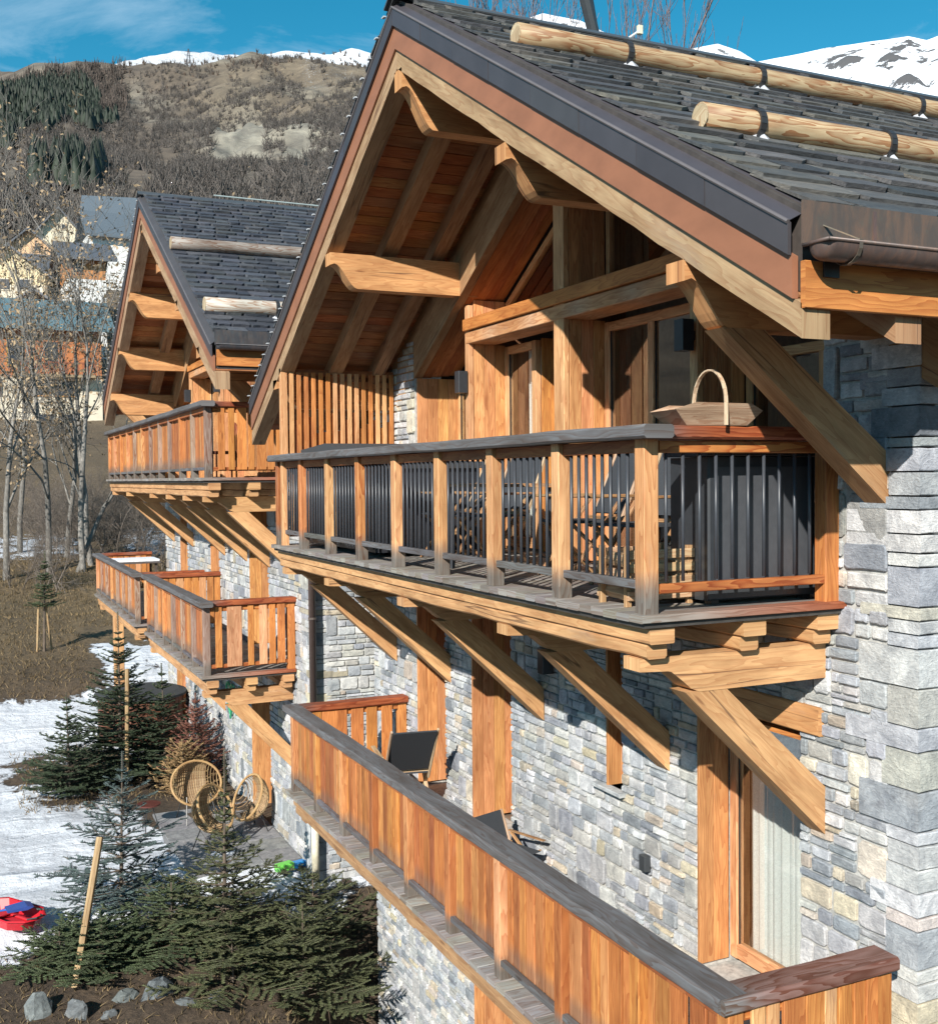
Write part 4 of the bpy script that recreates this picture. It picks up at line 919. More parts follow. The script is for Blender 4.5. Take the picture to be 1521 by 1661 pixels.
for k in range(6):
    mb = MB(); box(mb, -.30+k*.10, -.21+k*.10, -.55, .55, .71, .735, vary((.40, .24, .12), .1), 'y', .003); part('slat', mb, t, 'wood')
for sx in (-1, 1):
    for sy in (-1, 1):
        mb = MB(); beam(mb, (sx*.22, sy*.48, 0), (sx*.22, sy*.48, .705), .035, .035, DARKM, (1, 0, 0), .003); part('leg', mb, t, 'metal')
# far chalet deck table with snow
t = thing('deck_table', 'table topped with snow on the farthest board-railed deck', 'table', loc=(.45, 22.3, -2.07))
mb = MB(); box(mb, -.55, .5, -.5, .5, .86, .90, (.10, .09, .09), 'x', .004); part('table_top', mb, t, 'wood')
mb = MB(); box(mb, -.52, .48, -.46, .47, .902, .955, (.78, .8, .84), 'x', .02); part('snow_layer', mb, t, 'plain')
for sx in (-1, 1):
    for sy in (-1, 1):
        mb = MB(); beam(mb, (sx*.4, sy*.4, 0), (sx*.4, sy*.4, .86), .05, .05, (.10, .08, .07), (1, 0, 0), .003); part('leg', mb, t, 'wood')
t = thing('round_chair', 'rust-red round-backed chair behind the farther chalet upper balcony boards', 'chair', loc=(.35, 11.4, .82))
mb = MB(); P = [V((0, .28*math.cos(a_), .55+.28*math.sin(a_))) for a_ in [2*math.pi*k/20 for k in range(21)]]; tube(mb, P, .02, (.22, .06, .03), 6, cap=False); part('back_ring', mb, t, 'wood')
for k in range(5):
    mb = MB(); y = -.2+.1*k; h = math.sqrt(.28**2-y*y); tube(mb, [(0, y, .55-h), (0, y, .55+h)], .010, (.22, .06, .03), 5); part('spoke', mb, t, 'wood')
mb = MB(); tube(mb, [(-.15, 0, .36), (-.15, 0, .40)], .24, (.2, .07, .04), 12); part('seat', mb, t, 'wood')
for sx, sy in ((-.3, -.15), (-.3, .15), (0, -.15), (0, .15)):
    mb = MB(); tube(mb, [(sx, sy, 0), (sx, sy, .37)], .014, (.15, .05, .03), 5); part('leg', mb, t, 'wood')

# ================================================================== terrain
def vnoise(x, y, seed=0):
    xi = np.floor(x).astype(np.int64); yi = np.floor(y).astype(np.int64); fx = x-xi; fy = y-yi; fx = fx*fx*(3-2*fx); fy = fy*fy*(3-2*fy)
    def h(a, b):
        n = (a*374761393+b*668265263+seed*974634777) & 0x7fffffff; n = ((n ^ (n >> 13))*1274126177) & 0x7fffffff; return ((n ^ (n >> 16)) & 0xffff)/65535.0
    return (h(xi, yi)*(1-fx)+h(xi+1, yi)*fx)*(1-fy)+(h(xi, yi+1)*(1-fx)+h(xi+1, yi+1)*fx)*fy
def fbm(x, y, o=5, seed=0, g=.5):
    s = 0; a = 1; t = 0
    for k in range(o): s = s+a*vnoise(x*2**k, y*2**k, seed+k*17); t += a; a *= g
    return s/t
HR = [0, 7.5, 16, 25.5, 30.5, 42.5, 57.5, 90, 150, 250, 505, 1105, 1400, 1900]
HZ = [-12, -6.6, -4.9, -4.85, -3.9, -2.8, -1.5, 4, 26, 60, 168, 428, 532, 560]
AZA = [-180, -120, -60, -20, 2, 3.9, 7.1, 10.3, 14.2, 19.3, 24, 30, 60, 120, 180]
AZV = [.10, .10, .10, .14, .344, .358, .360, .371, .386, .392, .38, .27, .2, .12, .10]
def HT(x, y):
    x = np.asarray(x, float); y = np.asarray(y, float); dx = x-CAM.x; dy = y-CAM.y; r = np.hypot(dx, dy); az = np.degrees(np.arctan2(dx, dy))
    # near the house the ground is level along the facade, farther out it follows distance
    yy = y+5.5; rr = np.where(r < 40, yy, np.where(r < 60, yy*(60-r)/20+r*(r-40)/20, r))
    rr = np.where((az < -45) | (az > 75), r*.6+6, np.maximum(rr, 0))
    z = np.interp(rr, HR, HZ); A = np.interp(az, AZA, AZV)/.392
    k = np.clip((r-150)/300, 0, 1); z = z*(1-k)+z*A*k
    am = np.clip((r-20)/1000, 0, 1)
    z = z+(fbm(x*.03+5, y*.03, 4, 3)-.5)*np.clip(r-30, 0, 60)*.03+(fbm(x*.008, y*.008, 5, 9)-.5)*np.clip(r-200, 0, 700)*.085
    gul = np.abs(fbm(x*.012+3, y*.003, 4, 21)-.5)*2
    z = z-np.clip((x+.1)/1.1, 0, 1)*np.clip((9.3-y)/1.0, 0, 1)*1.3*(r < 30)
    bz = np.exp(-((az-13.6)/1.8)**2-((r-640)/200)**2)+.8*np.exp(-((az-17)/1.4)**2-((r-560)/140)**2); z = z+bz*(np.abs(fbm(x*.022, y*.012, 5, 44)-.5)*2-.25)*34
    z = z-np.clip(r-250, 0, 500)*.06*(1-gul)*np.clip((1250-r)/300, 0, 1)
    z = z+(fbm(x*1.3, y*1.3, 4, 5)-.5)*.17+(fbm(x*.35, y*.9, 3, 6)-.5)*.30
    return z
def hz(x, y): return float(HT(np.array([x]), np.array([y]))[0])
azs = np.radians(np.concatenate([np.linspace(-180, -40, 36)[:-1], np.linspace(-40, -6, 70)[:-1], np.linspace(-6, 26, 360)[:-1], np.linspace(26, 62, 80)[:-1], np.linspace(62, 180, 36)]))
fmask = None
rs = np.concatenate([[.5, 2, 4, 6], np.geomspace(8, 1900, 420)])
Rg, Ag = np.meshgrid(rs, azs, indexing='ij'); X = CAM.x+Rg*np.sin(Ag); Y = CAM.y+Rg*np.cos(Ag); Z = HT(X, Y)
nr, na = Rg.shape
def grid_mesh(name, X, Y, Z, col, snow, mat):
    me = bpy.data.meshes.new(name); n0, n1 = X.shape; vs = np.stack([X, Y, Z], -1).reshape(-1, 3).astype(np.float32)
    i = np.arange(n0-1)[:, None]*n1+np.arange(n1-1)[None, :]; q = np.stack([i, i+n1, i+n1+1, i+1], -1).reshape(-1, 4)
    me.vertices.add(len(vs)); me.vertices.foreach_set('co', vs.ravel()); me.loops.add(q.size); me.loops.foreach_set('vertex_index', q.ravel().astype(np.int32))
    me.polygons.add(len(q)); me.polygons.foreach_set('loop_start', np.arange(0, q.size, 4, dtype=np.int32)); me.polygons.foreach_set('loop_total', np.full(len(q), 4, np.int32)); me.polygons.foreach_set('use_smooth', np.ones(len(q), bool))
    me.update(calc_edges=True)
    ca = me.color_attributes.new('Col', 'FLOAT_COLOR', 'POINT'); c4 = np.ones((len(vs), 4), np.float32); c4[:, :3] = col.reshape(-1, 3); ca.data.foreach_set('color', c4.ravel())
    a = me.attributes.new('snow', 'FLOAT', 'POINT'); a.data.foreach_set('value', snow.astype(np.float32).ravel())
    me.materials.append(M[mat]); return me
azd = np.degrees(Ag)
DIRT = np.array([.085, .062, .044]); GRASS = np.array([.17, .125, .07]); BRUSH = np.array([.098, .082, .070]); ROCK = np.array([.24, .235, .215]); FORR = np.array([.05, .05, .035]); PAVE = np.array([.20, .20, .21])
def lerp(a, b, t): return a*(1-t[..., None])+b*t[..., None]
colr = np.broadcast_to(DIRT, X.shape+(3,)).copy()
k = np.clip((Rg-27)/4, 0, 1); colr = lerp(colr, GRASS*.78, k*(.35+.65*fbm(X*.25, Y*.25, 4, 31)))
k = np.clip((Rg-60)/80, 0, 1); colr = lerp(colr, BRUSH, k)
k = np.clip((Rg-500)/400, 0, 1)*np.clip((azd-9)/4, 0, 1); colr = lerp(colr, np.array([.15, .125, .095]), k*fbm(X*.006, Y*.006, 4, 77))
rk0 = np.clip((fbm(X*.02, Y*.008, 5, 83)-.52)*6, 0, 1)*np.clip((Rg-260)/150, 0, 1)*.5; colr = lerp(colr, ROCK*.75, rk0)
bare = np.exp(-((azd-13.6)/1.5)**2-((Rg-640)/170)**2)+.8*np.exp(-((azd-17)/1.2)**2-((Rg-560)/110)**2)
colr = lerp(colr, ROCK, np.clip(bare*2.2*(fbm(X*.03, Y*.03, 5, 13)+.1), 0, 1))
nE = fbm(azd*2.2+3, Rg*.008, 3, 5); fm = ((azd < 6.4+(900-Rg)*.0042+(nE-.5)*2.2) & (Rg > 560+azd*12+(nE-.5)*160) & (Rg < 1080)).astype(float); colr = lerp(colr, np.array([.022, .026, .018]), fm*.9)
snow = np.zeros_like(X)
# garden snow: between the beds and the bank
gx, gy = X, Y
s_ = .50+.30*np.clip((gy-9.6)/.8, -1, 1)*1.0
s_ = s_-np.clip((gy-21.6)/2.0, -.2, 1)*.9
s_ = np.where(gy < 8.6, s_-.5, s_)
def blob(cx, cy, rx, ry, a, p=2): return a*np.exp(-(np.abs((gx-cx)/rx)**p+np.abs((gy-cy)/ry)**p))
s_ = s_+.05-blob(-1.5, 16.9, 1.7, 2.6, .75, 3)-blob(.4, 14.6, 1.2, 2.4, .9, 4)-blob(.5, 12.2, 1.3, 1.6, .55, 4)-blob(-1.0, 8.3, 3, 1.0, .5)-blob(1.2, 17.5, .9, 4, .6, 4)+blob(1.0, 24.5, 1.6, 3.2, .75, 4)
s_ = np.where(Rg > 36, 0, s_)
s_ = np.where((gx > 3.5) | (gx < -14), s_-.3, s_)
snow = snow+np.clip(s_, 0, 1)*(Rg < 40)
snow += np.exp(-((azd-3.2)/3.2)**4-((Rg-51)/4.5)**4)*.62+np.exp(-((azd-9.0)/2.0)**4-((Rg-52)/5)**4)*.60
snow += np.clip((Rg-1140)/70, 0, 1)*np.clip((azd-6.2)/.9, 0, 1)*(.40+.30*fbm(X*.006, Y*.006, 4, 51))
snow += np.clip((Rg-760)/120, 0, 1)*np.clip((azd-15.5)/1.5, 0, 1)*(.02+.52*fbm(X*.02, Y*.008, 4, 57))
tag(link('hillside_ground', grid_mesh('ground', X, Y, Z, colr, snow, 'ground')), kind='structure')
# far snowy mountain
PXS = [700, 760, 850, 885, 945, 1010, 1060, 1120, 1165, 1200, 1228, 1280, 1340, 1440, 1470, 1500, 1521, 1700, 1900]
PYS = [80, 60, 42, 30, 42, 72, 84, 86, 78, 90, 107, 97, 85, 71, 66, 72, 64, 50, 110]
PAZ = [math.degrees(YAW+math.atan((p-760.5)/FPX)) for p in PXS]
PEL = [((781-.0091*p-q)/FPX)*math.cos(math.atan((p-760.5)/FPX)) for p, q in zip(PXS, PYS)]
a2 = np.radians(np.linspace(18, 60, 420)); r2_ = np.linspace(2300, 5200, 200); R2, A2 = np.meshgrid(r2_, a2, indexing='ij'); ad = np.degrees(A2)
el = np.interp(ad, PAZ, PEL, left=.2, right=.2); X2_ = CAM.x+R2*np.sin(A2); Y2_ = CAM.y+R2*np.cos(A2)
u = np.clip((R2-2300)/1700, 0, 1); prof = np.where(R2 < 4000, .35+.65*u**.85, 1-(R2-4000)/3000)
Zm = el*4000*prof+(fbm(X2_*.003, Y2_*.003, 6, 8)-.5)*260*np.clip(np.abs(4000-R2)/500, .04, 1)-(1-np.abs(fbm(X2_*.006, Y2_*.0015, 5, 4)-.5)*2)*70*np.clip(np.abs(4000-R2)/400, .0, 1)
rk = fbm(X2_*.012, Y2_*.012, 6, 71); c2 = np.broadcast_to(np.array([.085, .085, .09]), X2_.shape+(3,)).copy()
sn2 = .46+(rk-.47)*2.9+.25*np.clip((ad-38)/4, -1, 1)*0+.25
sn2 = sn2-np.exp(-((ad-47.5)/2.2)**2-((Zm-1280)/130)**2)*.42-np.exp(-((ad-33.8)/1.2)**2)*.22+.2*np.clip((Zm-el*4000+130)/130, 0, 1)
M['far'] = N('far_snow_rock').m
def far_mat():
    m = N('snow_and_rock'); c = m.col(); at_ = m.n('Attribute'); at_.attribute_name = 'snow'; pos = m.n('NewGeometry').outputs['Position']
    n = m.noise(pos, .03, 10, .78); k = m.rng(m.math('ADD', at_.outputs['Fac'], m.math('MULTIPLY', m.math('SUBTRACT', n, .5), 2.2)), .46, .56, 0, 1)
    m.bump(n, .6, 12.0); return m.set(m.mix(k, c, (.80, .84, .90, 1)), .9)
M['far'] = far_mat()
tag(link('snowy_mountain', grid_mesh('snowy_mountain', X2_, Y2_, Zm, c2, sn2, 'far')), kind='structure')
# ================================================================== vegetation builders
def seg_mesh(name, segs, cols, sides, mat, extra=None):
    """segs: array (n, 8) p0 p1 r0 r1 -> open tapered tubes; extra = (verts, quads, cols) appended"""
    S = np.asarray(segs, float); n = len(S); p0, p1 = S[:, :3], S[:, 3:6]; d = p1-p0; d /= np.linalg.norm(d, axis=1, keepdims=True)+1e-9
    ref = np.where(np.abs(d[:, 2:3]) < .9, np.array([[0, 0, 1.]]), np.array([[1., 0, 0]])); a = np.cross(d, ref); a /= np.linalg.norm(a, axis=1, keepdims=True)+1e-9; b = np.cross(d, a)
    an = np.arange(sides)*2*np.pi/sides; ring = a[:, None, :]*np.cos(an)[None, :, None]+b[:, None, :]*np.sin(an)[None, :, None]
    v = np.concatenate([p0[:, None, :]+ring*S[:, 6][:, None, None], p1[:, None, :]+ring*S[:, 7][:, None, None]], 1).reshape(-1, 3)
    i = np.arange(n)[:, None]*2*sides; k = np.arange(sides)[None, :]; kj = (k+1) % sides
    q = np.stack([i+k, i+kj, i+sides+kj, i+sides+k], -1).reshape(-1, 4)
    c = np.repeat(np.asarray(cols, float), 2*sides, axis=0)
    if extra is not None:
        ev, eq, ec = extra; q = np.concatenate([q, np.asarray(eq)+len(v)]); v = np.concatenate([v, ev]); c = np.concatenate([c, ec])
    me = bpy.data.meshes.new(name); me.vertices.add(len(v)); me.vertices.foreach_set('co', v.astype(np.float32).ravel()); me.loops.add(q.size); me.loops.foreach_set('vertex_index', q.astype(np.int32).ravel())
    me.polygons.add(len(q)); me.polygons.foreach_set('loop_start', np.arange(0, q.size, 4, dtype=np.int32)); me.polygons.foreach_set('loop_total', np.full(len(q), 4, np.int32)); me.update(calc_edges=True)
    ca = me.color_attributes.new('Col', 'FLOAT_COLOR', 'POINT'); c4 = np.ones((len(v), 4), np.float32); c4[:, :3] = c; ca.data.foreach_set('color', c4.ravel()); me.materials.append(M[mat]); return me
def spruce(name, label, cat, x, y, h, rad, col, seed, whorls=16, droop=-.05, density=1.0, bare=.06, group=None, z=None, curve=1.0, up=.35, needle=.016, leader=.12):
    rg = np.random.default_rng(seed); zz = z if z is not None else hz(x, y); t = thing(name, label, cat, group, (x, y, zz)); lean = rg.uniform(-.03, .03, 2)*h
    mb = MB(); tube(mb, [(lean[0]*k/6, lean[1]*k/6, h*k/6) for k in range(7)], 0, (.11, .085, .065), 7, rads=[max(.008, .045*h/3*(1-k/6.3)) for k in range(7)]); part('trunk', mb, t, 'bark')
    segs, cols = [], []; wood_, wc = [], []
    def addneedle(p, d, ln, side):
        if rg.random() < .05: segs.append([*p, *(p+d*ln), .006, .002]); cols.append((.12, .085, .06)); return
        # spray: twig with needles fanned to both sides
        n = max(2, int(ln/.028)); 
        for i in range(n):
            tt = (i+.5)/n; b = p+d*ln*tt
            for sg in (-1, 1):
                nd = d*.65+side*sg*.75+np.array([0, 0, rg.uniform(-.1, .35)]); nd = nd/np.linalg.norm(nd); L_ = .042*(1-.35*tt)*rg.uniform(.8, 1.2)
                e = b+nd*L_; segs.append([*b, *e, needle*.55, needle*.18]); k = rg.uniform(.6, 1.35)*(.75+.7*tt); cols.append((col[0]*k, col[1]*k*rg.uniform(.92, 1.08), col[2]*k))
        e = p+d*ln; segs.append([*p, *e, needle*.5, needle*.35]); cols.append((col[0]*.9, col[1]*.9, col[2]*.9))
    for wi in range(whorls):
        f = wi/(whorls-1); zc = h*(bare+(1-bare-leader)*f)+rg.uniform(-.02, .02)*h
        R_ = rad*(1-f)**curve*rg.uniform(.85, 1.12)+.06; nb = max(3, int(round((5.5+2*(1-f))*density)))
        for bi in range(nb):
            a = 2*np.pi*(bi+rg.uniform(-.3, .3))/nb+wi*1.1; L_ = R_*rg.uniform(.62, 1.12); dirh = np.array([np.cos(a), np.sin(a), 0]); side = np.array([-np.sin(a), np.cos(a), 0]); base = np.array([lean[0]*zc/h, lean[1]*zc/h, zc])
            n = max(3, int(L_/.075)); prev = base; sl = droop+.35*f
            for i in range(n):
                tt = (i+1)/n; p = base+dirh*L_*tt+np.array([0, 0, L_*(sl*tt+(up*tt*tt*.5))])+side*rg.uniform(-.012, .012); dv = p-prev; dl = np.linalg.norm(dv); dv = dv/dl
                wood_.append([*prev, *p, .010*(1.1-tt)*h/2+.002, .010*(1.05-tt)*h/2+.002]); wc.append((.10, .075, .055))
                if tt > .18:
                    for sg in (-1, 1):
                        if rg.random() < .93*density:
                            ln = L_*(.36*(1-tt)+.10)*rg.uniform(.6, 1.2)+.03; ln = min(ln, .42); d2 = dv*.62+side*sg*.78+np.array([0, 0, rg.uniform(-.12, .14)]); d2 /= np.linalg.norm(d2); s2 = np.cross(d2, np.array([0, 0, 1.])); s2 /= np.linalg.norm(s2); addneedle(prev+dv*dl*rg.random(), d2, ln, s2)
                    addneedle(prev, dv, dl, side)
                prev = p
    # leader shoot
    addneedle(np.array([lean[0], lean[1], h*(1-leader)]), np.array([0, 0, 1.]), h*leader, np.array([1., 0, 0])); addneedle(np.array([lean[0], lean[1], h*(1-leader)]), np.array([0, 0, 1.]), h*leader, np.array([0, 1., 0]))
    link('branches', seg_mesh('branches', wood_, wc, 3, 'bark'), t)['kind'] = 'stuff'; o = link('crown', seg_mesh('crown', segs, cols, 3, 'ndl'), t); o['kind'] = 'stuff'
    return t
G_DARK = (.034, .052, .026); G_MID = (.050, .068, .030); G_BLUE = (.060, .088, .086); G_OLIVE = (.062, .070, .030)
GS = 'spruces planted in the snowy garden'
spruce('spruce_tree', 'dark green spruce behind the rest, with its top beside the far balcony column', 'spruce tree', -.75, 16.4, 3.1, 1.30, G_DARK, 1, 20, group=GS)
spruce('spruce_tree', 'lowest dark spruce at the edge of the snow, left of the tall dark one', 'spruce tree', -1.75, 15.6, 1.9, 1.0, G_DARK, 2, 14, group=GS)
spruce('spruce_tree', 'dark spruce right of the tall dark one, in front of the dry red branches', 'spruce tree', .05, 16.2, 2.2, 1.0, G_DARK, 3, 15, group=GS)
spruce('blue_spruce', 'thin blue-grey spruce rising from the snow beside a leaning stake', 'spruce tree', -1.62, 9.9, 2.15, 1.05, G_BLUE, 4, 13, density=.8, up=.25, group=GS, curve=.8)
spruce('spruce_tree', 'green spruce with a bare thin leader in front of the wicker chairs', 'spruce tree', -.52, 8.6, 2.55, 1.35, G_OLIVE, 5, 15, curve=1.7, group=GS, leader=.22, density=.8)
spruce('spruce_tree', 'broad low spruce against the stone wall at the bottom of the garden', 'spruce tree', .30, 7.9, 1.35, 1.20, G_OLIVE, 6, 11, curve=.6, group=GS, leader=.06, density=.85)
spruce('spruce_tree', 'low spreading spruce between the blue one and the broad green ones', 'spruce tree', -1.15, 8.75, .95, 1.05, G_MID, 7, 8, curve=.6, group=GS, leader=.06, density=.8)
spruce('spruce_tree', 'small ragged spruce branches beside the red sled', 'spruce tree', -2.45, 9.15, .45, .75, G_MID, 8, 6, curve=.5, group=GS, leader=.06)
spruce('spruce_tree', 'low dense spruce at the bottom left between the leaning stake and the slabs', 'spruce tree', -2.0, 8.85, .60, .85, G_MID, 31, 8, curve=.5, group=GS, leader=.06, density=1.1)
spruce('spruce_tree', 'spreading low spruce in front of the green one with the bare leader', 'spruce tree', -.55, 8.0, .85, 1.05, G_OLIVE, 32, 7, curve=.5, group=GS, leader=.06, density=.75)
spruce('spruce_tree', 'low spruce behind the broad one, nearest the downpipe foot', 'spruce tree', .75, 8.9, 1.0, 1.0, G_OLIVE, 33, 8, curve=.6, group=GS, leader=.06, density=.75)
spruce('spruce_sapling', 'narrow sapling on the brown bank tied between two stakes', 'spruce tree', -1.43, 26.1, 2.7, .42, G_MID, 9, 13, bare=.45, group=GS)
# cut christmas trees, dry
spruce('dry_christmas_tree', 'dry reddish discarded spruce leaning by the stone wall', 'dry spruce', .52, 15.4, 1.75, .62, (.17, .070, .050), 11, 14, density=.9, z=hz(.5, 15.4), up=.7, curve=.6)
spruce('dry_christmas_tree', 'dry tan discarded spruce lying in front of the reddish one', 'dry spruce', .12, 14.7, 1.0, .70, (.26, .17, .08), 12, 11, density=.9, z=hz(.1, 14.7), up=.6, curve=.5)
def stake(label, p, q, r=.028):
    mb = MB(); tube(mb, [p, q], r, (.42, .31, .17), 7); tag(part('stake', mb, None, 'wood'), label, 'wooden stake', 'wooden tree stakes')
stake('leaning stake beside the thin blue spruce', (-2.36, 8.5, hz(-2.36, 8.5)-.1), (-1.95, 9.15, -3.72), .045)
stake('left stake of the sapling on the bank', (-1.62, 26.1, -4.0), (-1.55, 26.1, -2.5)); stake('right stake of the sapling on the bank', (-1.20, 26.3, -4.0), (-1.36, 26.3, -2.5))
stake('stake standing in the tall dark spruce', (-.70, 16.0, -4.9), (-.66, 16.0, -2.75), .04)
# bare trees with dry leaves
def bare_tree(name, label, x, y, h, seed, group, r0=.13, leaves=600, spread=.5, col=(.18, .17, .155), leafc=(.27, .195, .115), stems=1, fast=False, zb=None, minr=.008, lsz=.085):
    rg = np.random.default_rng(seed); t = thing(name, label, 'bare tree', group, (x, y, zb if zb is not None else hz(x, y)-.1)); tr, trc, br, brc = [], [], [], []; tips = []
    def grow(p, d, L_, r, lev):
        n = 5 if lev == 0 else 3; pr = r
        for i in range(n):
            d = d+rg.normal(0, .06 if lev == 0 else .14, 3)+np.array([0, 0, .05 if not fast else .22]); d /= np.linalg.norm(d); q = p+d*L_/n; r2 = r*(1-(i+1)/n*.45)
            c = np.array(col)*rg.uniform(.75, 1.3); (tr if lev == 0 else br).append([*p, *q, pr, r2]); (trc if lev == 0 else brc).append(c)
            pr = r2
            if lev < 5 and (lev > 0 or i > 0):
                for _ in range(1 if lev < 2 else int(rg.random() < .95)+int(rg.random() < .32)):
                    a = rg.uniform(0, 2*np.pi); perp = np.cross(d, np.array([np.cos(a), np.sin(a), .3])); perp /= np.linalg.norm(perp)+1e-9
                    k = .35 if fast else spread*rg.uniform(.8, 1.5); d2 = d+perp*k; d2 /= np.linalg.norm(d2)
                    if r2*.6 > minr*.5: grow(q, d2, L_*rg.uniform(.42, .68), max(r2*rg.uniform(.45, .65), minr), lev+1)
            p = q
        tips.append(p)
        if lev < 5 and r > minr*.8: grow(p, d, L_*.6, max(pr*.8, minr), lev+1)
    for s in range(stems):
        a = rg.uniform(0, 6.28); grow(np.array([.25*np.cos(a)*(s > 0), .25*np.sin(a)*(s > 0), 0.]), np.array([rg.uniform(-.14, .14)*(1+s), rg.uniform(-.14, .14), 1.]), h*.52*rg.uniform(.85, 1.05), r0*(.8 if s else 1), 0)
    link('trunk', seg_mesh('trunk', tr, trc, 7, 'bark'), t); o = link('branches', seg_mesh('branches', br, brc, 3, 'bark'), t)
    if leaves:
        tp = np.array(tips); idx = rg.integers(0, len(tp), leaves); c = tp[idx]+rg.normal(0, .12, (leaves, 3)); sz = rg.uniform(.5, 1.3, (leaves, 1))*lsz
        a = rg.normal(0, 1, (leaves, 3)); a /= np.linalg.norm(a, axis=1, keepdims=True); b = np.cross(a, rg.normal(0, 1, (leaves, 3))); b /= np.linalg.norm(b, axis=1, keepdims=True)+1e-9
        v = np.stack([c-a*sz, c+b*sz*.45, c+a*sz, c-b*sz*.45+np.array([0, 0, .01])], 1).reshape(-1, 3); cc = np.repeat(np.array(leafc)*rg.uniform(.5, 1.5, (leaves, 1)), 4, 0); q = np.arange(leaves*4).reshape(-1, 4)
        o = link('dry_leaves', seg_mesh('dry_leaves', [[0, 0, .1, 0, 0, .11, .001, .001]], [leafc], 3, 'leaf', (v, q, cc)), t); o['kind'] = 'stuff'
    return t, len(br)
GB = 'bare trees with dry leaves below the village'
TL = [('forked grey tree at the left picture edge', -1.9, 37.6, 14.0, 21), ('straight dark-stemmed tree in front of the cream house wall', -.35, 39.0, 14.5, 22), ('slender tree between the dark-stemmed one and the paired pale trunks', .55, 42.0, 12.5, 23), ('left of the paired pale trunks below the village', .85, 38.6, 14.5, 24), ('right of the paired pale trunks, nearest the far chalet roof', 1.25, 39.6, 14.5, 25), ('leaning tree among the thicket left of the far balcony', -1.1, 44.0, 13.0, 26)]
nbr = 0
for i, (lb, x, y, h, sd_) in enumerate(TL):
    nbr += bare_tree('bare_tree', lb, x, y, h, sd_, GB, r0=.12, leaves=1400, stems=2 if i in (0, 3) else 1)[1]
# thicket of bare shrubs
def shrub(label, x, y, h, seed, group, stems=7, col=(.15, .125, .105), leaves=0, **k):
    rg = np.random.default_rng(seed); t = thing('bare_shrub', label, 'bare shrub', group, (x, y, hz(x, y)-.05)); br, bc = [], []
    def grow(p, d, L_, r, lev):
        for i in range(3):
            d = d+rg.normal(0, .16, 3); d /= np.linalg.norm(d); q = p+d*L_/3; br.append([*p, *q, r, r*.8]); bc.append(np.array(col)*rg.uniform(.6, 1.5)); r *= .82; p = q
            if lev < 3:
                for _ in range(2):
                    d2 = d+rg.normal(0, .55, 3); d2 /= np.linalg.norm(d2); grow(q, d2, L_*.55, r*.65, lev+1)
    for s in range(stems):
        d = np.array([rg.normal(0, .35), rg.normal(0, .35), 1.]); grow(np.array([rg.normal(0, .4), rg.normal(0, .4), 0]), d/np.linalg.norm(d), h*.6, .022, 0)
    link('branches', seg_mesh('branches', br, bc, 3, 'bark'), t)
rg0 = np.random.default_rng(99)
GSH = 'leafless shrubs on the bank'
LBS = 'leafless grey-brown shrub in the thicket between the bare trees and the far chalet'
for i in range(34):
    x = rg0.uniform(-2.2, 6.5); y = rg0.uniform(33, 58); shrub(LBS, x, y, rg0.uniform(1.8, 3.8), 200+i, GSH, stems=6)
# poplar tops behind the near roof
for i, (px, D, top) in enumerate(((840, 40, -60), (985, 38, -120), (1008, 41, -80))):
    p = at(px, 700, D); tp_ = at(px, top, D); bare_tree('bare_poplar', ['purplish bare poplar top above the upper roof log, left of the dark pole', 'bare poplar crown behind the dark pole on the roof', 'thinner bare poplar just right of the dark pole'][i], p.x, p.y, (tp_.z+2.0)/1.0, 300+i, 'bare poplars behind the near roof', r0=.14, leaves=0, col=(.17, .12, .115), fast=True, zb=-2.0, minr=.012, stems=2)

# ================================================================== garden things
def hoop_chair(label, x, y, rz, h=.80):
    t = thing('wicker_chair', label, 'wicker chair', 'round wicker chairs on the terrace', (x, y, hz(x, y)+.05)); rotz(t, rz); cn_ = (.50, .34, .16); tilt = R(38)
    def S(u, v, dpt): # shell point, u along seat width, v up the hoop
        return V((u*.42, v*.17+dpt*.50, .60+v*.33-dpt*.30))
    ring = [S(math.cos(a), math.sin(a), 0) for a in [2*math.pi*k/32 for k in range(33)]]
    mb = MB(); tube(mb, ring, .020, cn_, 7, cap=False); part('rim', mb, t, 'wood')
    for k in range(22):
        u = -.93+k*.0886; h_ = math.sqrt(max(0, 1-u*u)); mb = MB(); P = [S(u, h_*math.cos(a), math.sin(a)*h_*.55) for a in [math.pi*j/8 for j in range(9)]]; tube(mb, P, .006, vary((.42, .30, .16), .2), 4, cap=False); part('cane', mb, t, 'wood')
    mb = MB()
    P = [S(u, h_*math.cos(a), math.sin(a)*h_*.56) for u, h_ in ((-.35, .93), ) for a in (0,)]
    vs, fs = [], []; nu = 9; nv = 7
    for i in range(nu):
        u = -.55+1.1*i/(nu-1); h_ = math.sqrt(1-u*u)
        for j in range(nv): a = .25+2.5*j/(nv-1); vs.append(S(u, h_*math.cos(a), math.sin(a)*h_*.56))
    for i in range(nu-1):
        for j in range(nv-1): fs.append([i*nv+j, i*nv+j+1, i*nv+nv+j+1, i*nv+nv+j])
    mb.add(vs, fs, [[(0, 0), (0, .1), (.1, .1), (.1, 0)]]*len(fs), (.30, .22, .13)); part('seat_weave', mb, t, 'wood', smooth=True)
    for sx in (-1, 1):
        for sy, q in ((-1, .30), (1, .05)):
            mb = MB(); tube(mb, [(sx*.26, sy*.26, 0), (sx*.20, q*0+sy*.10, .42)], .009, (.03, .03, .03), 6); part('leg', mb, t, 'metal')
    return t
hoop_chair('round wicker chair facing out, whole and beside the dry branches', .0, 12.95, R(8)); hoop_chair('round wicker chair half hidden by the green spruce, nearest the camera', -.05, 11.25, R(48)); hoop_chair('round wicker chair turned edge-on nearest the timber door', .62, 12.0, R(-80))
zt = hz(-.75, 12.9)
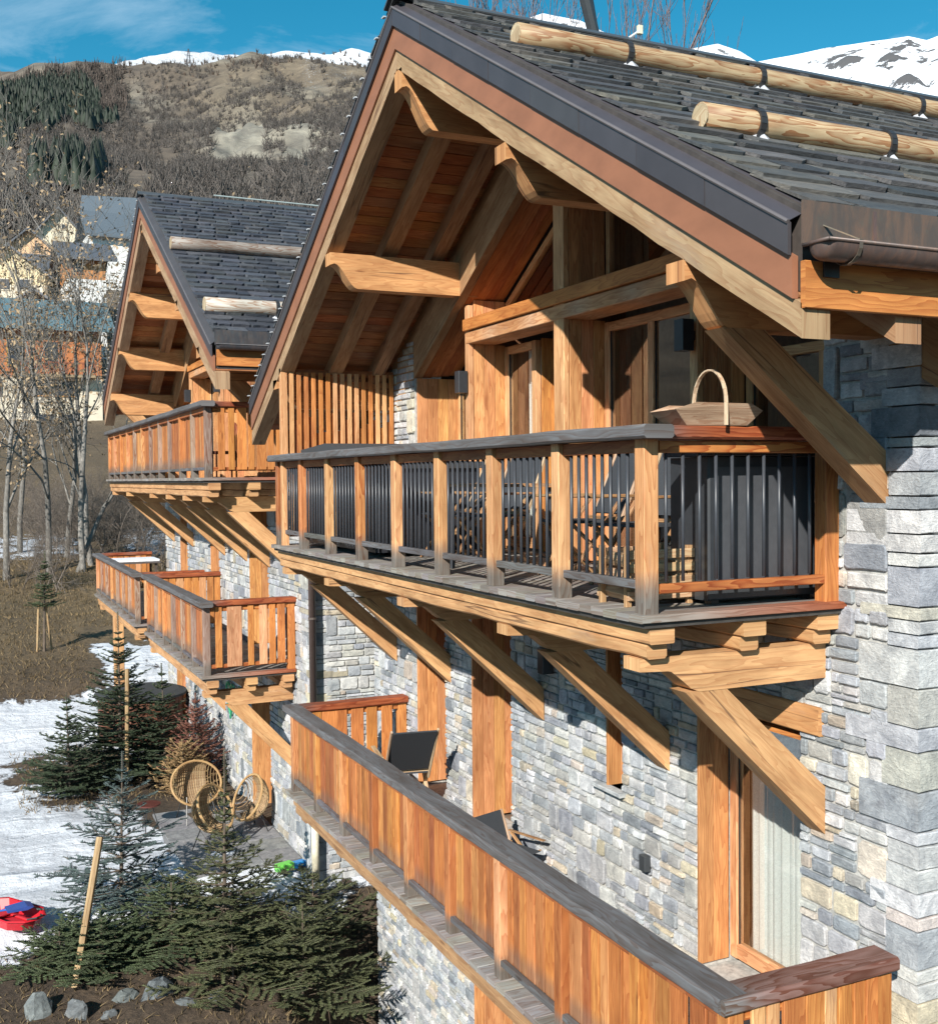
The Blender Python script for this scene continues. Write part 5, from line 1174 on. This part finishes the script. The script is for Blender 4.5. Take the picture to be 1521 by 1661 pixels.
t = thing('bistro_table', 'small dark red round table left of the whole wicker chair', 'table', loc=(-.78, 12.9, zt))
mb = MB(); tube(mb, [(0, 0, .42), (0, 0, .44)], .19, (.10, .03, .025), 20); part('table_top', mb, t, 'metal')
for k in range(3):
    a = k*2.09; mb = MB(); tube(mb, [(.16*math.cos(a), .16*math.sin(a), 0), (.05*math.cos(a), .05*math.sin(a), .42)], .009, (.03, .03, .03), 5); part('leg', mb, t, 'metal')
# terrace of grey slabs
mb = MB(); box(mb, -.62, 1.03, 10.4, 13.6, -5.2, -4.86, (.16, .16, .165), 'x'); ter = tag(part('terrace', mb, None, 'mortar'), kind='structure')
for i in range(3):
    for j in range(6):
        mb = MB(); x0 = -.62+i*.55; y0 = 10.4+j*.533; box(mb, x0+.006, x0+.544, y0+.006, y0+.527, -4.858, -4.835+random.uniform(-.003, .003), vary((.24, .24, .245), .12, .02), 'x', .004); part('paving_slab', mb, ter, 'stone')
# garden hot tub
t = thing('garden_hot_tub', 'round reddish-brown wooden tub with a dark cover beneath the far balcony', 'hot tub', loc=(.08, 19.4, hz(.08, 19.4)))
for k in range(34):
    a = 2*math.pi*k/34; mb = MB(); beam(mb, (.88*math.cos(a), .88*math.sin(a), .0), (.88*math.cos(a), .88*math.sin(a), .92), .155, .035, vary((.17, .07, .04), .2), (math.cos(a), math.sin(a), 0), .004); part('stave', mb, t, 'wood')
mb = MB(); tube(mb, [(0, 0, .93), (0, 0, .98), (0, 0, 1.04)], 0, (.035, .04, .045), 32, rads=[.98, .98, .80]); part('cover', mb, t, 'fabric')
# sled
t = thing('plastic_sled', 'red plastic sled lying on the snow at the left edge', 'sled', loc=(-2.98, 9.95, hz(-2.98, 9.95)+.04)); rotz(t, R(-58))
RED = (.48, .012, .022)
out_ = [(-.50, -.16), (-.40, -.25), (.30, -.27), (.50, -.15), (.55, 0), (.50, .15), (.30, .27), (-.40, .25), (-.50, .16)]
mb = MB(); n = len(out_); vs = []
for k_, z_ in ((1.0, .17), (1.04, .155), (.96, .16), (.82, .03), (.80, .02), (.60, .035)): vs += [V((x*k_, y*k_, z_)) for x, y in out_]
fs = [[r_*n+i, r_*n+(i+1) % n, (r_+1)*n+(i+1) % n, (r_+1)*n+i] for r_ in range(5) for i in range(n)]+[[5*n+i for i in range(n)]]
mb.add(vs, fs, [[(0, 0)]*len(f) for f in fs], RED); part('hull', mb, t, 'metal', smooth=False)
for sy in (-.1, .1):
    mb = MB(); box(mb, -.35, .30, sy-.018, sy+.018, .035, .055, (.55, .03, .04), 'x', .006); part('tread_rib', mb, t, 'metal')
mb = MB(); box(mb, -.32, -.12, -.16, .16, .058, .075, (.50, .02, .03), 'x', .008); part('seat_pad', mb, t, 'metal')
mb = MB(); tube(mb, [(.48, -.1, .17), (.60, -.04, .20), (.60, .04, .20), (.48, .1, .17)], .012, (.02, .02, .02), 6); part('tow_handle', mb, t, 'metal')
t = thing('child_shovel', 'blue and grey toy shovel lying in the red sled', 'toy shovel', loc=(-3.02, 9.82, hz(-2.98, 9.95)+.25)); rotz(t, R(8))
mb = MB(); prism(mb, [(-.02, 0), (.22, -.01), (.30, .015), (.22, .04), (-.02, .02)], -.11, .11, (.04, .08, .30)); part('blade', mb, t, 'metal')
mb = MB(); tube(mb, [(-.02, 0, .01), (-.34, .02, .02)], .014, (.05, .16, .55), 7); part('shaft', mb, t, 'metal')
# green and blue toys
t = thing('toy_truck', 'small green and blue toy lying by the foot of the stone wall', 'toy', loc=(.80, 10.2, hz(.8, 10.2)+.02)); rotz(t, .3)
mb = MB(); box(mb, -.22, .02, -.08, .08, .05, .16, (.15, .55, .08), 'x', .02); part('body', mb, t, 'metal')
mb = MB(); box(mb, .03, .24, -.07, .07, .04, .13, (.02, .22, .55), 'x', .02); part('cab', mb, t, 'metal')
for sx in (-.14, .13):
    for sy in (-.09, .09):
        mb = MB(); tube(mb, [(sx, sy-.02, .045), (sx, sy+.02, .045)], .045, (.03, .03, .03), 10); part('wheel', mb, t, 'metal')
# slate boulders
def boulder(label, x, y, sx, sy, sz, rz, tilt, col):
    rg = random.Random(int(x*1000+y*77)); vs = []; n = 9
    for k, (f, z) in enumerate(((.9, 0), (1.0, .3), (.92, .62), (.74, .86), (.42, 1.0))):
        for i in range(n): a = 2*math.pi*i/n; q = f*rg.uniform(.78, 1.12); vs.append(V((math.cos(a)*q*sx, math.sin(a)*q*sy, z*sz*rg.uniform(.9, 1.05))))
    fs = [[r_*n+i, r_*n+(i+1) % n, (r_+1)*n+(i+1) % n, (r_+1)*n+i] for r_ in range(4) for i in range(n)]+[[4*n+i for i in range(n)]]
    mb = MB(); mb.add(vs, fs, [[(0, 0)]*len(f) for f in fs], vary(col, .1, .03)); o = part('boulder', mb, None, 'stone'); o.location = (x, y, hz(x, y)-.06); o.rotation_euler = (tilt, R(6), rz); tag(o, label, 'boulder', 'slabs of schist edging the garden bed')
for a in (('tall pointed schist slab at the bottom left corner', -2.78, 8.05, .17, .08, .32, .3, -.3), ('narrow upright schist slab second from the left corner', -2.36, 8.0, .15, .06, .30, -.5, .2), ('small flat rock right of the narrow upright slab', -2.02, 7.85, .11, .07, .12, .1, 0), ('greenish rounded flat rock under the blue spruce', -1.80, 8.15, .17, .11, .15, .4, .1), ('long dark slab lying under the green spruce', -1.42, 8.0, .27, .10, .25, .6, -.35), ('pale flat rock right of the long dark slab', -1.18, 7.75, .16, .10, .10, -.1, 0), ('rock half hidden by the low spruce branches', -.80, 7.8, .12, .08, .12, .5, 0)):
    boulder(a[0], *a[1:], random.choice([(.13, .145, .15), (.17, .185, .185), (.11, .12, .125)]))
# pole and antenna on the near roof
mb = MB(); tube(mb, [(2.55, 4.3, 4.6), (2.15, 4.2, 6.2)], .045, (.03, .033, .04), 8); tube(mb, [(2.42, 4.27, 5.12), (2.20, 4.22, 5.75)], .06, (.04, .045, .05), 8); tag(part('roof_pole', mb, None, 'metal'), 'dark leaning pole behind the near roof ridge', 'pole')
t = thing('antenna', 'small white antenna bracket on the near roof ridge', 'antenna', loc=(2.46, 3.6, 4.93))
mb = MB(); tube(mb, [(-.12, 0, .0), (.02, 0, .10)], .012, (.7, .7, .68), 6); part('arm', mb, t, 'metal'); mb = MB(); box(mb, .0, .05, -.02, .02, .07, .15, (.62, .6, .45), 'z', .003); part('head', mb, t, 'metal')

# ================================================================== village
def house(name, label, px, D, w_, dep, zb, storeys, eave, ridge, wallc, topc, roofc, gable=True, wins=(), balc=None, rz=0.0):
    """small alpine house; storeys = z of the timber upper part start; all heights above zb"""
    p = at(px, 700, D); t = thing(name, label, 'house', 'village houses on the slope', (p.x, p.y, zb)); rotz(t, rz); hw = w_/2
    m = MB(); box(m, -hw, hw, 0, dep, -8, storeys, wallc, 'x'); part('lower_wall', m, t, 'plaster')
    m = MB()
    if gable: prism(m, [(-hw, storeys+.002), (hw, storeys+.002), (hw, eave), (0, ridge-.25), (-hw, eave)], .02, dep-.02, topc)
    else: box(m, -hw+.02, hw-.02, .02, dep-.02, storeys+.002, eave, topc, 'x')
    part('upper_wall', m, t, 'plain')
    ov = 1.0; k = (ridge-eave)/(hw if gable else dep/2)
    for s in (-1, 1):
        m = MB()
        if gable: pl = [(0, ridge), (s*(hw+ov), eave-k*ov), (s*(hw+ov), eave-k*ov-.25), (0, ridge-.25)]; prism(m, pl if s < 0 else pl[::-1], -ov, dep+ov, roofc)
        else:
            c = dep/2; pl = [(c, ridge), (c+s*(c+ov), eave-k*ov), (c+s*(c+ov), eave-k*ov-.25), (c, ridge-.25)]; prism(m, pl if s < 0 else pl[::-1], -hw-ov, hw+ov, roofc, 'yz')
        part('roof_slope', m, t, 'slate')
    for (x, z, a, b, c) in wins:
        m = MB(); box(m, x-a/2-.12, x+a/2+.12, -.10, .015, z-.12, z+b+.12, c, 'x'); f = part('window', m, t, 'plain'); m = MB(); box(m, x-a/2, x+a/2, -.13, -.101, z, z+b, (.03, .035, .045), 'x'); part('pane', m, f, 'metal')
    if balc:
        x0, x1, z, c = balc; m = MB(); box(m, x0, x1, -1.3, -.0, z, z+.22, (.30, .22, .13), 'x'); b_ = part('balcony', m, t, 'plain')
        n = int((x1-x0)/.42)
        for i in range(n+1):
            m = MB(); u = x0+.1+(x1-x0-.2)*i/n; box(m, u-.10, u+.10, -1.30, -1.22, z+.222, z+1.1, c, 'z'); part('baluster', m, b_, 'plain')
        m = MB(); box(m, x0, x1, -1.34, -1.18, z+1.1, z+1.22, c, 'x'); part('rail', m, b_, 'plain')
    return t
CREAM = (.62, .55, .43); PEACH = (.66, .42, .24); ORNG = (.42, .15, .05); TEAL = (.10, .17, .20); BLUR = (.10, .125, .15); SLT = (.09, .10, .12); WHT = (.74, .74, .72)
def zt_(py, D, px=80): return at(px, py, D).z
D = 88; zb = zt_(725, D)
house('village_house', 'large orange timber house with a cream ground floor and grey-green roof', 45, D, 11.6, 9, zb, zt_(612, D)-zb, zt_(520, D)-zb, zt_(486, D+4.5)-zb, CREAM, ORNG, TEAL, False,
      wins=[(x, zt_(y, D)-zb, a, b, c) for x, y, a, b, c in ((-1.0+.2, 592, 1.0, 2.0, (.45, .25, .05)), (1.9, 592, 1.0, 1.9, ORNG), (.9, 640, 1.6, 1.2, (.5, .25, .08)), (3.0, 640, 1.5, 1.2, (.5, .25, .08)), (1.4, 692, 1.1, 1.0, CREAM), (3.0, 692, 1.1, 1.0, CREAM), (-2.6, 640, 1.3, 1.1, (.1, .08, .07)))], balc=(-1.0, 5.2, zt_(612, D)-zb, (.28, .09, .04)))
D = 150; zb = zt_(440, D); house('village_house', 'pale cream gable, topmost of the two side by side', 103, D, 6.6, 11, zb, 2, zt_(385, D)-zb, zt_(340, D)-zb, (.64, .57, .42), (.64, .57, .42), SLT, wins=((.6, 5.6, .5, .6, CREAM),), rz=-.12)
D = 132; zb = zt_(460, D); house('village_house', 'peach gable with one dark window, just below the pale cream one', 54, D, 6.6, 10, zb, 2, zt_(412, D)-zb, zt_(372, D)-zb, PEACH, PEACH, SLT, wins=((1.0, zt_(408, D)-zb, .6, .9, PEACH),), rz=-.1)
D = 140; zb = zt_(420, D); house('village_house', 'house with blue-grey roof and white wall at the top right of the village', 194, D, 5.6, 8, zb, 3, zt_(378, D)-zb, zt_(350, D+4)-zb, WHT, WHT, BLUR, False, rz=.05)
D = 158; zb = zt_(400, D); house('village_house', 'slate-roofed house partly behind the blue-grey roof', 186, D, 6.5, 9, zb, 3, zt_(352, D)-zb, zt_(322, D+4)-zb, (.3, .25, .2), (.25, .15, .08), BLUR, False, rz=-.2)
D = 108; zb = zt_(530, D); house('village_house', 'white-walled house with orange upper wall beside the far chalet roof edge', 146, D, 3.6, 8, zb, zt_(455, D)-zb, zt_(415, D)-zb, zt_(398, D+4)-zb, WHT, (.45, .20, .07), SLT, False, wins=((-.9, zt_(445, D)-zb, .8, 1.2, (.3, .12, .05)),))
D = 112; zb = zt_(510, D); house('village_house', 'dark slate roof over cream walls at the left edge of the village', 22, D, 6.8, 9, zb, 3, zt_(440, D)-zb, zt_(398, D)-zb, CREAM, (.60, .50, .30), SLT, wins=((-.5, zt_(470, D)-zb, 1, 1, CREAM), (1.4, zt_(470, D)-zb, 1, 1, CREAM)), rz=-.25)
D = 98; zb = zt_(530, D); house('village_house', 'small brick-red gable right above the grey-green roof', 62, D, 4.4, 7, zb, 2, zt_(495, D)-zb, zt_(470, D)-zb, (.4, .16, .1), (.42, .17, .1), (.2, .2, .22), rz=-.2)
D = 118; zb = zt_(500, D); house('village_house', 'dark timber house in the middle of the village with snow along its eaves', 108, D, 5.5, 8, zb, 3, zt_(440, D)-zb, zt_(418, D+4)-zb, (.2, .2, .22), (.08, .06, .05), SLT, False)

# ================================================================== distant woods
def scatter(n, azr, rr, seed, fn=None):
    rg = np.random.default_rng(seed); a = rg.uniform(*azr, n); r = rg.uniform(rr[0]**1, rr[1]**1, n); keep = np.ones(n, bool) if fn is None else fn(a, r, rg); a, r = a[keep], r[keep]
    x = CAM.x+r*np.sin(np.radians(a)); y = CAM.y+r*np.cos(np.radians(a)); return x, y, HT(x, y), rg
def wood_mass(name, x, y, z, h, rad, col, rg, sides=5, mat='ndl', jit=.35, tuft=False):
    n = len(x); H_ = h*rg.uniform(.6, 1.3, n); R_ = rad*rg.uniform(.7, 1.3, n); an = np.arange(sides)*2*np.pi/sides
    vs = []; c = []; col = np.array(col)
    levels = ((0.04, 1.0), (.45, .62), (1.0, .03)) if not tuft else ((0, .25), (.45, 1.0), (.8, .75), (1.02, .12))
    for f, q in levels:
        rr = R_[:, None]*q*rg.uniform(1-jit, 1+jit, (n, sides)); vs.append(np.stack([x[:, None]+rr*np.cos(an), y[:, None]+rr*np.sin(an), (z+H_*f)[:, None]+rg.uniform(-.06, .06, (n, sides))*h], -1))
    v = np.stack(vs, 1); nl = len(levels); i = np.arange(n)[:, None, None]*nl*sides+np.arange(nl-1)[None, :, None]*sides; k = np.arange(sides)[None, None, :]; kj = (k+1) % sides
    q = np.stack([i+k, i+kj, i+sides+kj, i+sides+k], -1).reshape(-1, 4); cc = np.repeat(col[None]*rg.uniform(.55, 1.5, (n, 1)), nl*sides, 0)
    o = link(name, seg_mesh(name, [[0, 0, -50, 0, 0, -50.1, .01, .01]], [col], 3, mat, (v.reshape(-1, 3), q, cc))); o['kind'] = 'stuff'; return o
def edge(a, r, rg):  # evergreen patch
    n_ = fbm(a*2.2+3, r*.008, 3, 5)
    return ((a < 6.9+(900-r)*.0042+(n_-.5)*2.2) & (r > 560+a*12+(n_-.5)*160) & (r < 1080)) | ((np.abs(a-5.4) < 1.6) & (np.abs(r-330) < 50) & (n_ > .38))
def sliver_mass(name, x, y, z, h, spread, col, rg, k=5, w_=.30):
    n = len(x); H_ = h*rg.uniform(.5, 1.35, n); xx = np.repeat(x, k); yy = np.repeat(y, k); zz = np.repeat(z, k)-.3; hh = np.repeat(H_, k)*rg.uniform(.6, 1.05, n*k); m_ = n*k
    dx, dy = rg.normal(0, spread, m_), rg.normal(0, spread, m_); bx, by = rg.normal(0, spread*.35, m_), rg.normal(0, spread*.35, m_)
    c = np.repeat(np.array(col)[None]*rg.uniform(.55, 1.55, (n, 1)), k, 0)*rg.uniform(.8, 1.2, (m_, 1))
    S = np.stack([xx+bx, yy+by, zz, xx+dx, yy+dy, zz+hh, np.full(m_, w_)*rg.uniform(.6, 1.4, m_), np.full(m_, w_*.35)], -1)
    o = link(name, seg_mesh(name, S, c, 3, 'bark')); o['kind'] = 'stuff'; return o
x, y, z, rg = scatter(42000, (-20, 11), (270, 1085), 1, edge); tag(wood_mass('conifer_wood', x, y, z, 9, 2.1, (.012, .020, .011), rg), 'dark evergreen wood on the left of the hillside', 'wood')
x, y, z, rg = scatter(30000, (-12, 21), (130, 1090), 2, lambda a, r, g: ((r > 195) | (a > 9.5)) & (fbm(a*1.1, r*.006, 4, 61)+g.uniform(-.10, .10, len(a)) > .47) & ~edge(a, r, g) & ~((np.abs(a-13.6) < 1.2) & (np.abs(r-640) < 120))); tag(sliver_mass('bare_wood', x, y, z, 4.2, 1.5, (.098, .085, .076), rg, 6, .22), 'purplish brown leafless woodland over the hillside', 'wood')
x, y, z, rg = scatter(5200, (-25, 8.2), (930, 1110), 3, lambda a, r, g: ~edge(a, r, g) | (r > 1060)); tag(sliver_mass('ridge_larches', x, y, z, 10, 1.6, (.088, .070, .060), rg, 5, .42), 'brown larches along the left ridge', 'wood')
x, y, z, rg = scatter(260, (7.8, 22), (1000, 1300), 4); tag(sliver_mass('ridge_scrub', x, y, z, 5, 1.2, (.09, .065, .05), rg, 6, .45), 'scattered shrubs along the snowy ridge', 'scrub')
# dry grass and litter in the garden beds and on the bank
rg = np.random.default_rng(12); n = 26000; xx = rg.uniform(-6, 5, n); yy = 6.5+rg.random(n)**1.4*36
keep = ((yy > 22.5) | (yy < 9.6) | ((np.abs(xx+.8) < 1.8) & (np.abs(yy-16.8) < 2.4))) & ~((xx > -.4) & (yy > 20) & (yy < 29) & (xx < 2.6)); xx, yy = xx[keep], yy[keep]; n = len(xx)
zz = HT(xx, yy)-.01; hh = rg.uniform(.03, .10, n)*(1+yy/40); dx = rg.normal(0, .05, n); dy = rg.normal(0, .05, n); cc = np.array([.17, .12, .06])[None]*rg.uniform(.4, 1.6, (n, 1))
o = link('dry_grass', seg_mesh('dry_grass', np.stack([xx, yy, zz, xx+dx, yy+dy, zz+hh, np.full(n, .007)*(1+yy/30), np.full(n, .001)], -1), cc, 3, 'leaf')); tag(o, 'dry brown grass and litter over the beds and bank', 'dry grass', kind='stuff')
# pylon on the ridge
pr = 1240.; azp = R(11.15); px_, py_ = CAM.x+pr*math.sin(azp), CAM.y+pr*math.cos(azp); t = thing('pylon', 'lattice pylon standing on the snowy ridge', 'pylon', loc=(px_, py_, hz(px_, py_)))
for sx in (-1, 1):
    for sy in (-1, 1):
        mb = MB(); tube(mb, [(sx*2.2, sy*2.2, 0), (sx*.3, sy*.3, 18)], .3, (.05, .05, .06), 4); part('leg', mb, t, 'metal')
for z, w_ in ((11, 4.5), (15, 3.2)):
    mb = MB(); tube(mb, [(-w_, 0, z), (w_, 0, z)], .28, (.05, .05, .06), 4); part('arm', mb, t, 'metal')
bpy.context.view_layer.update()
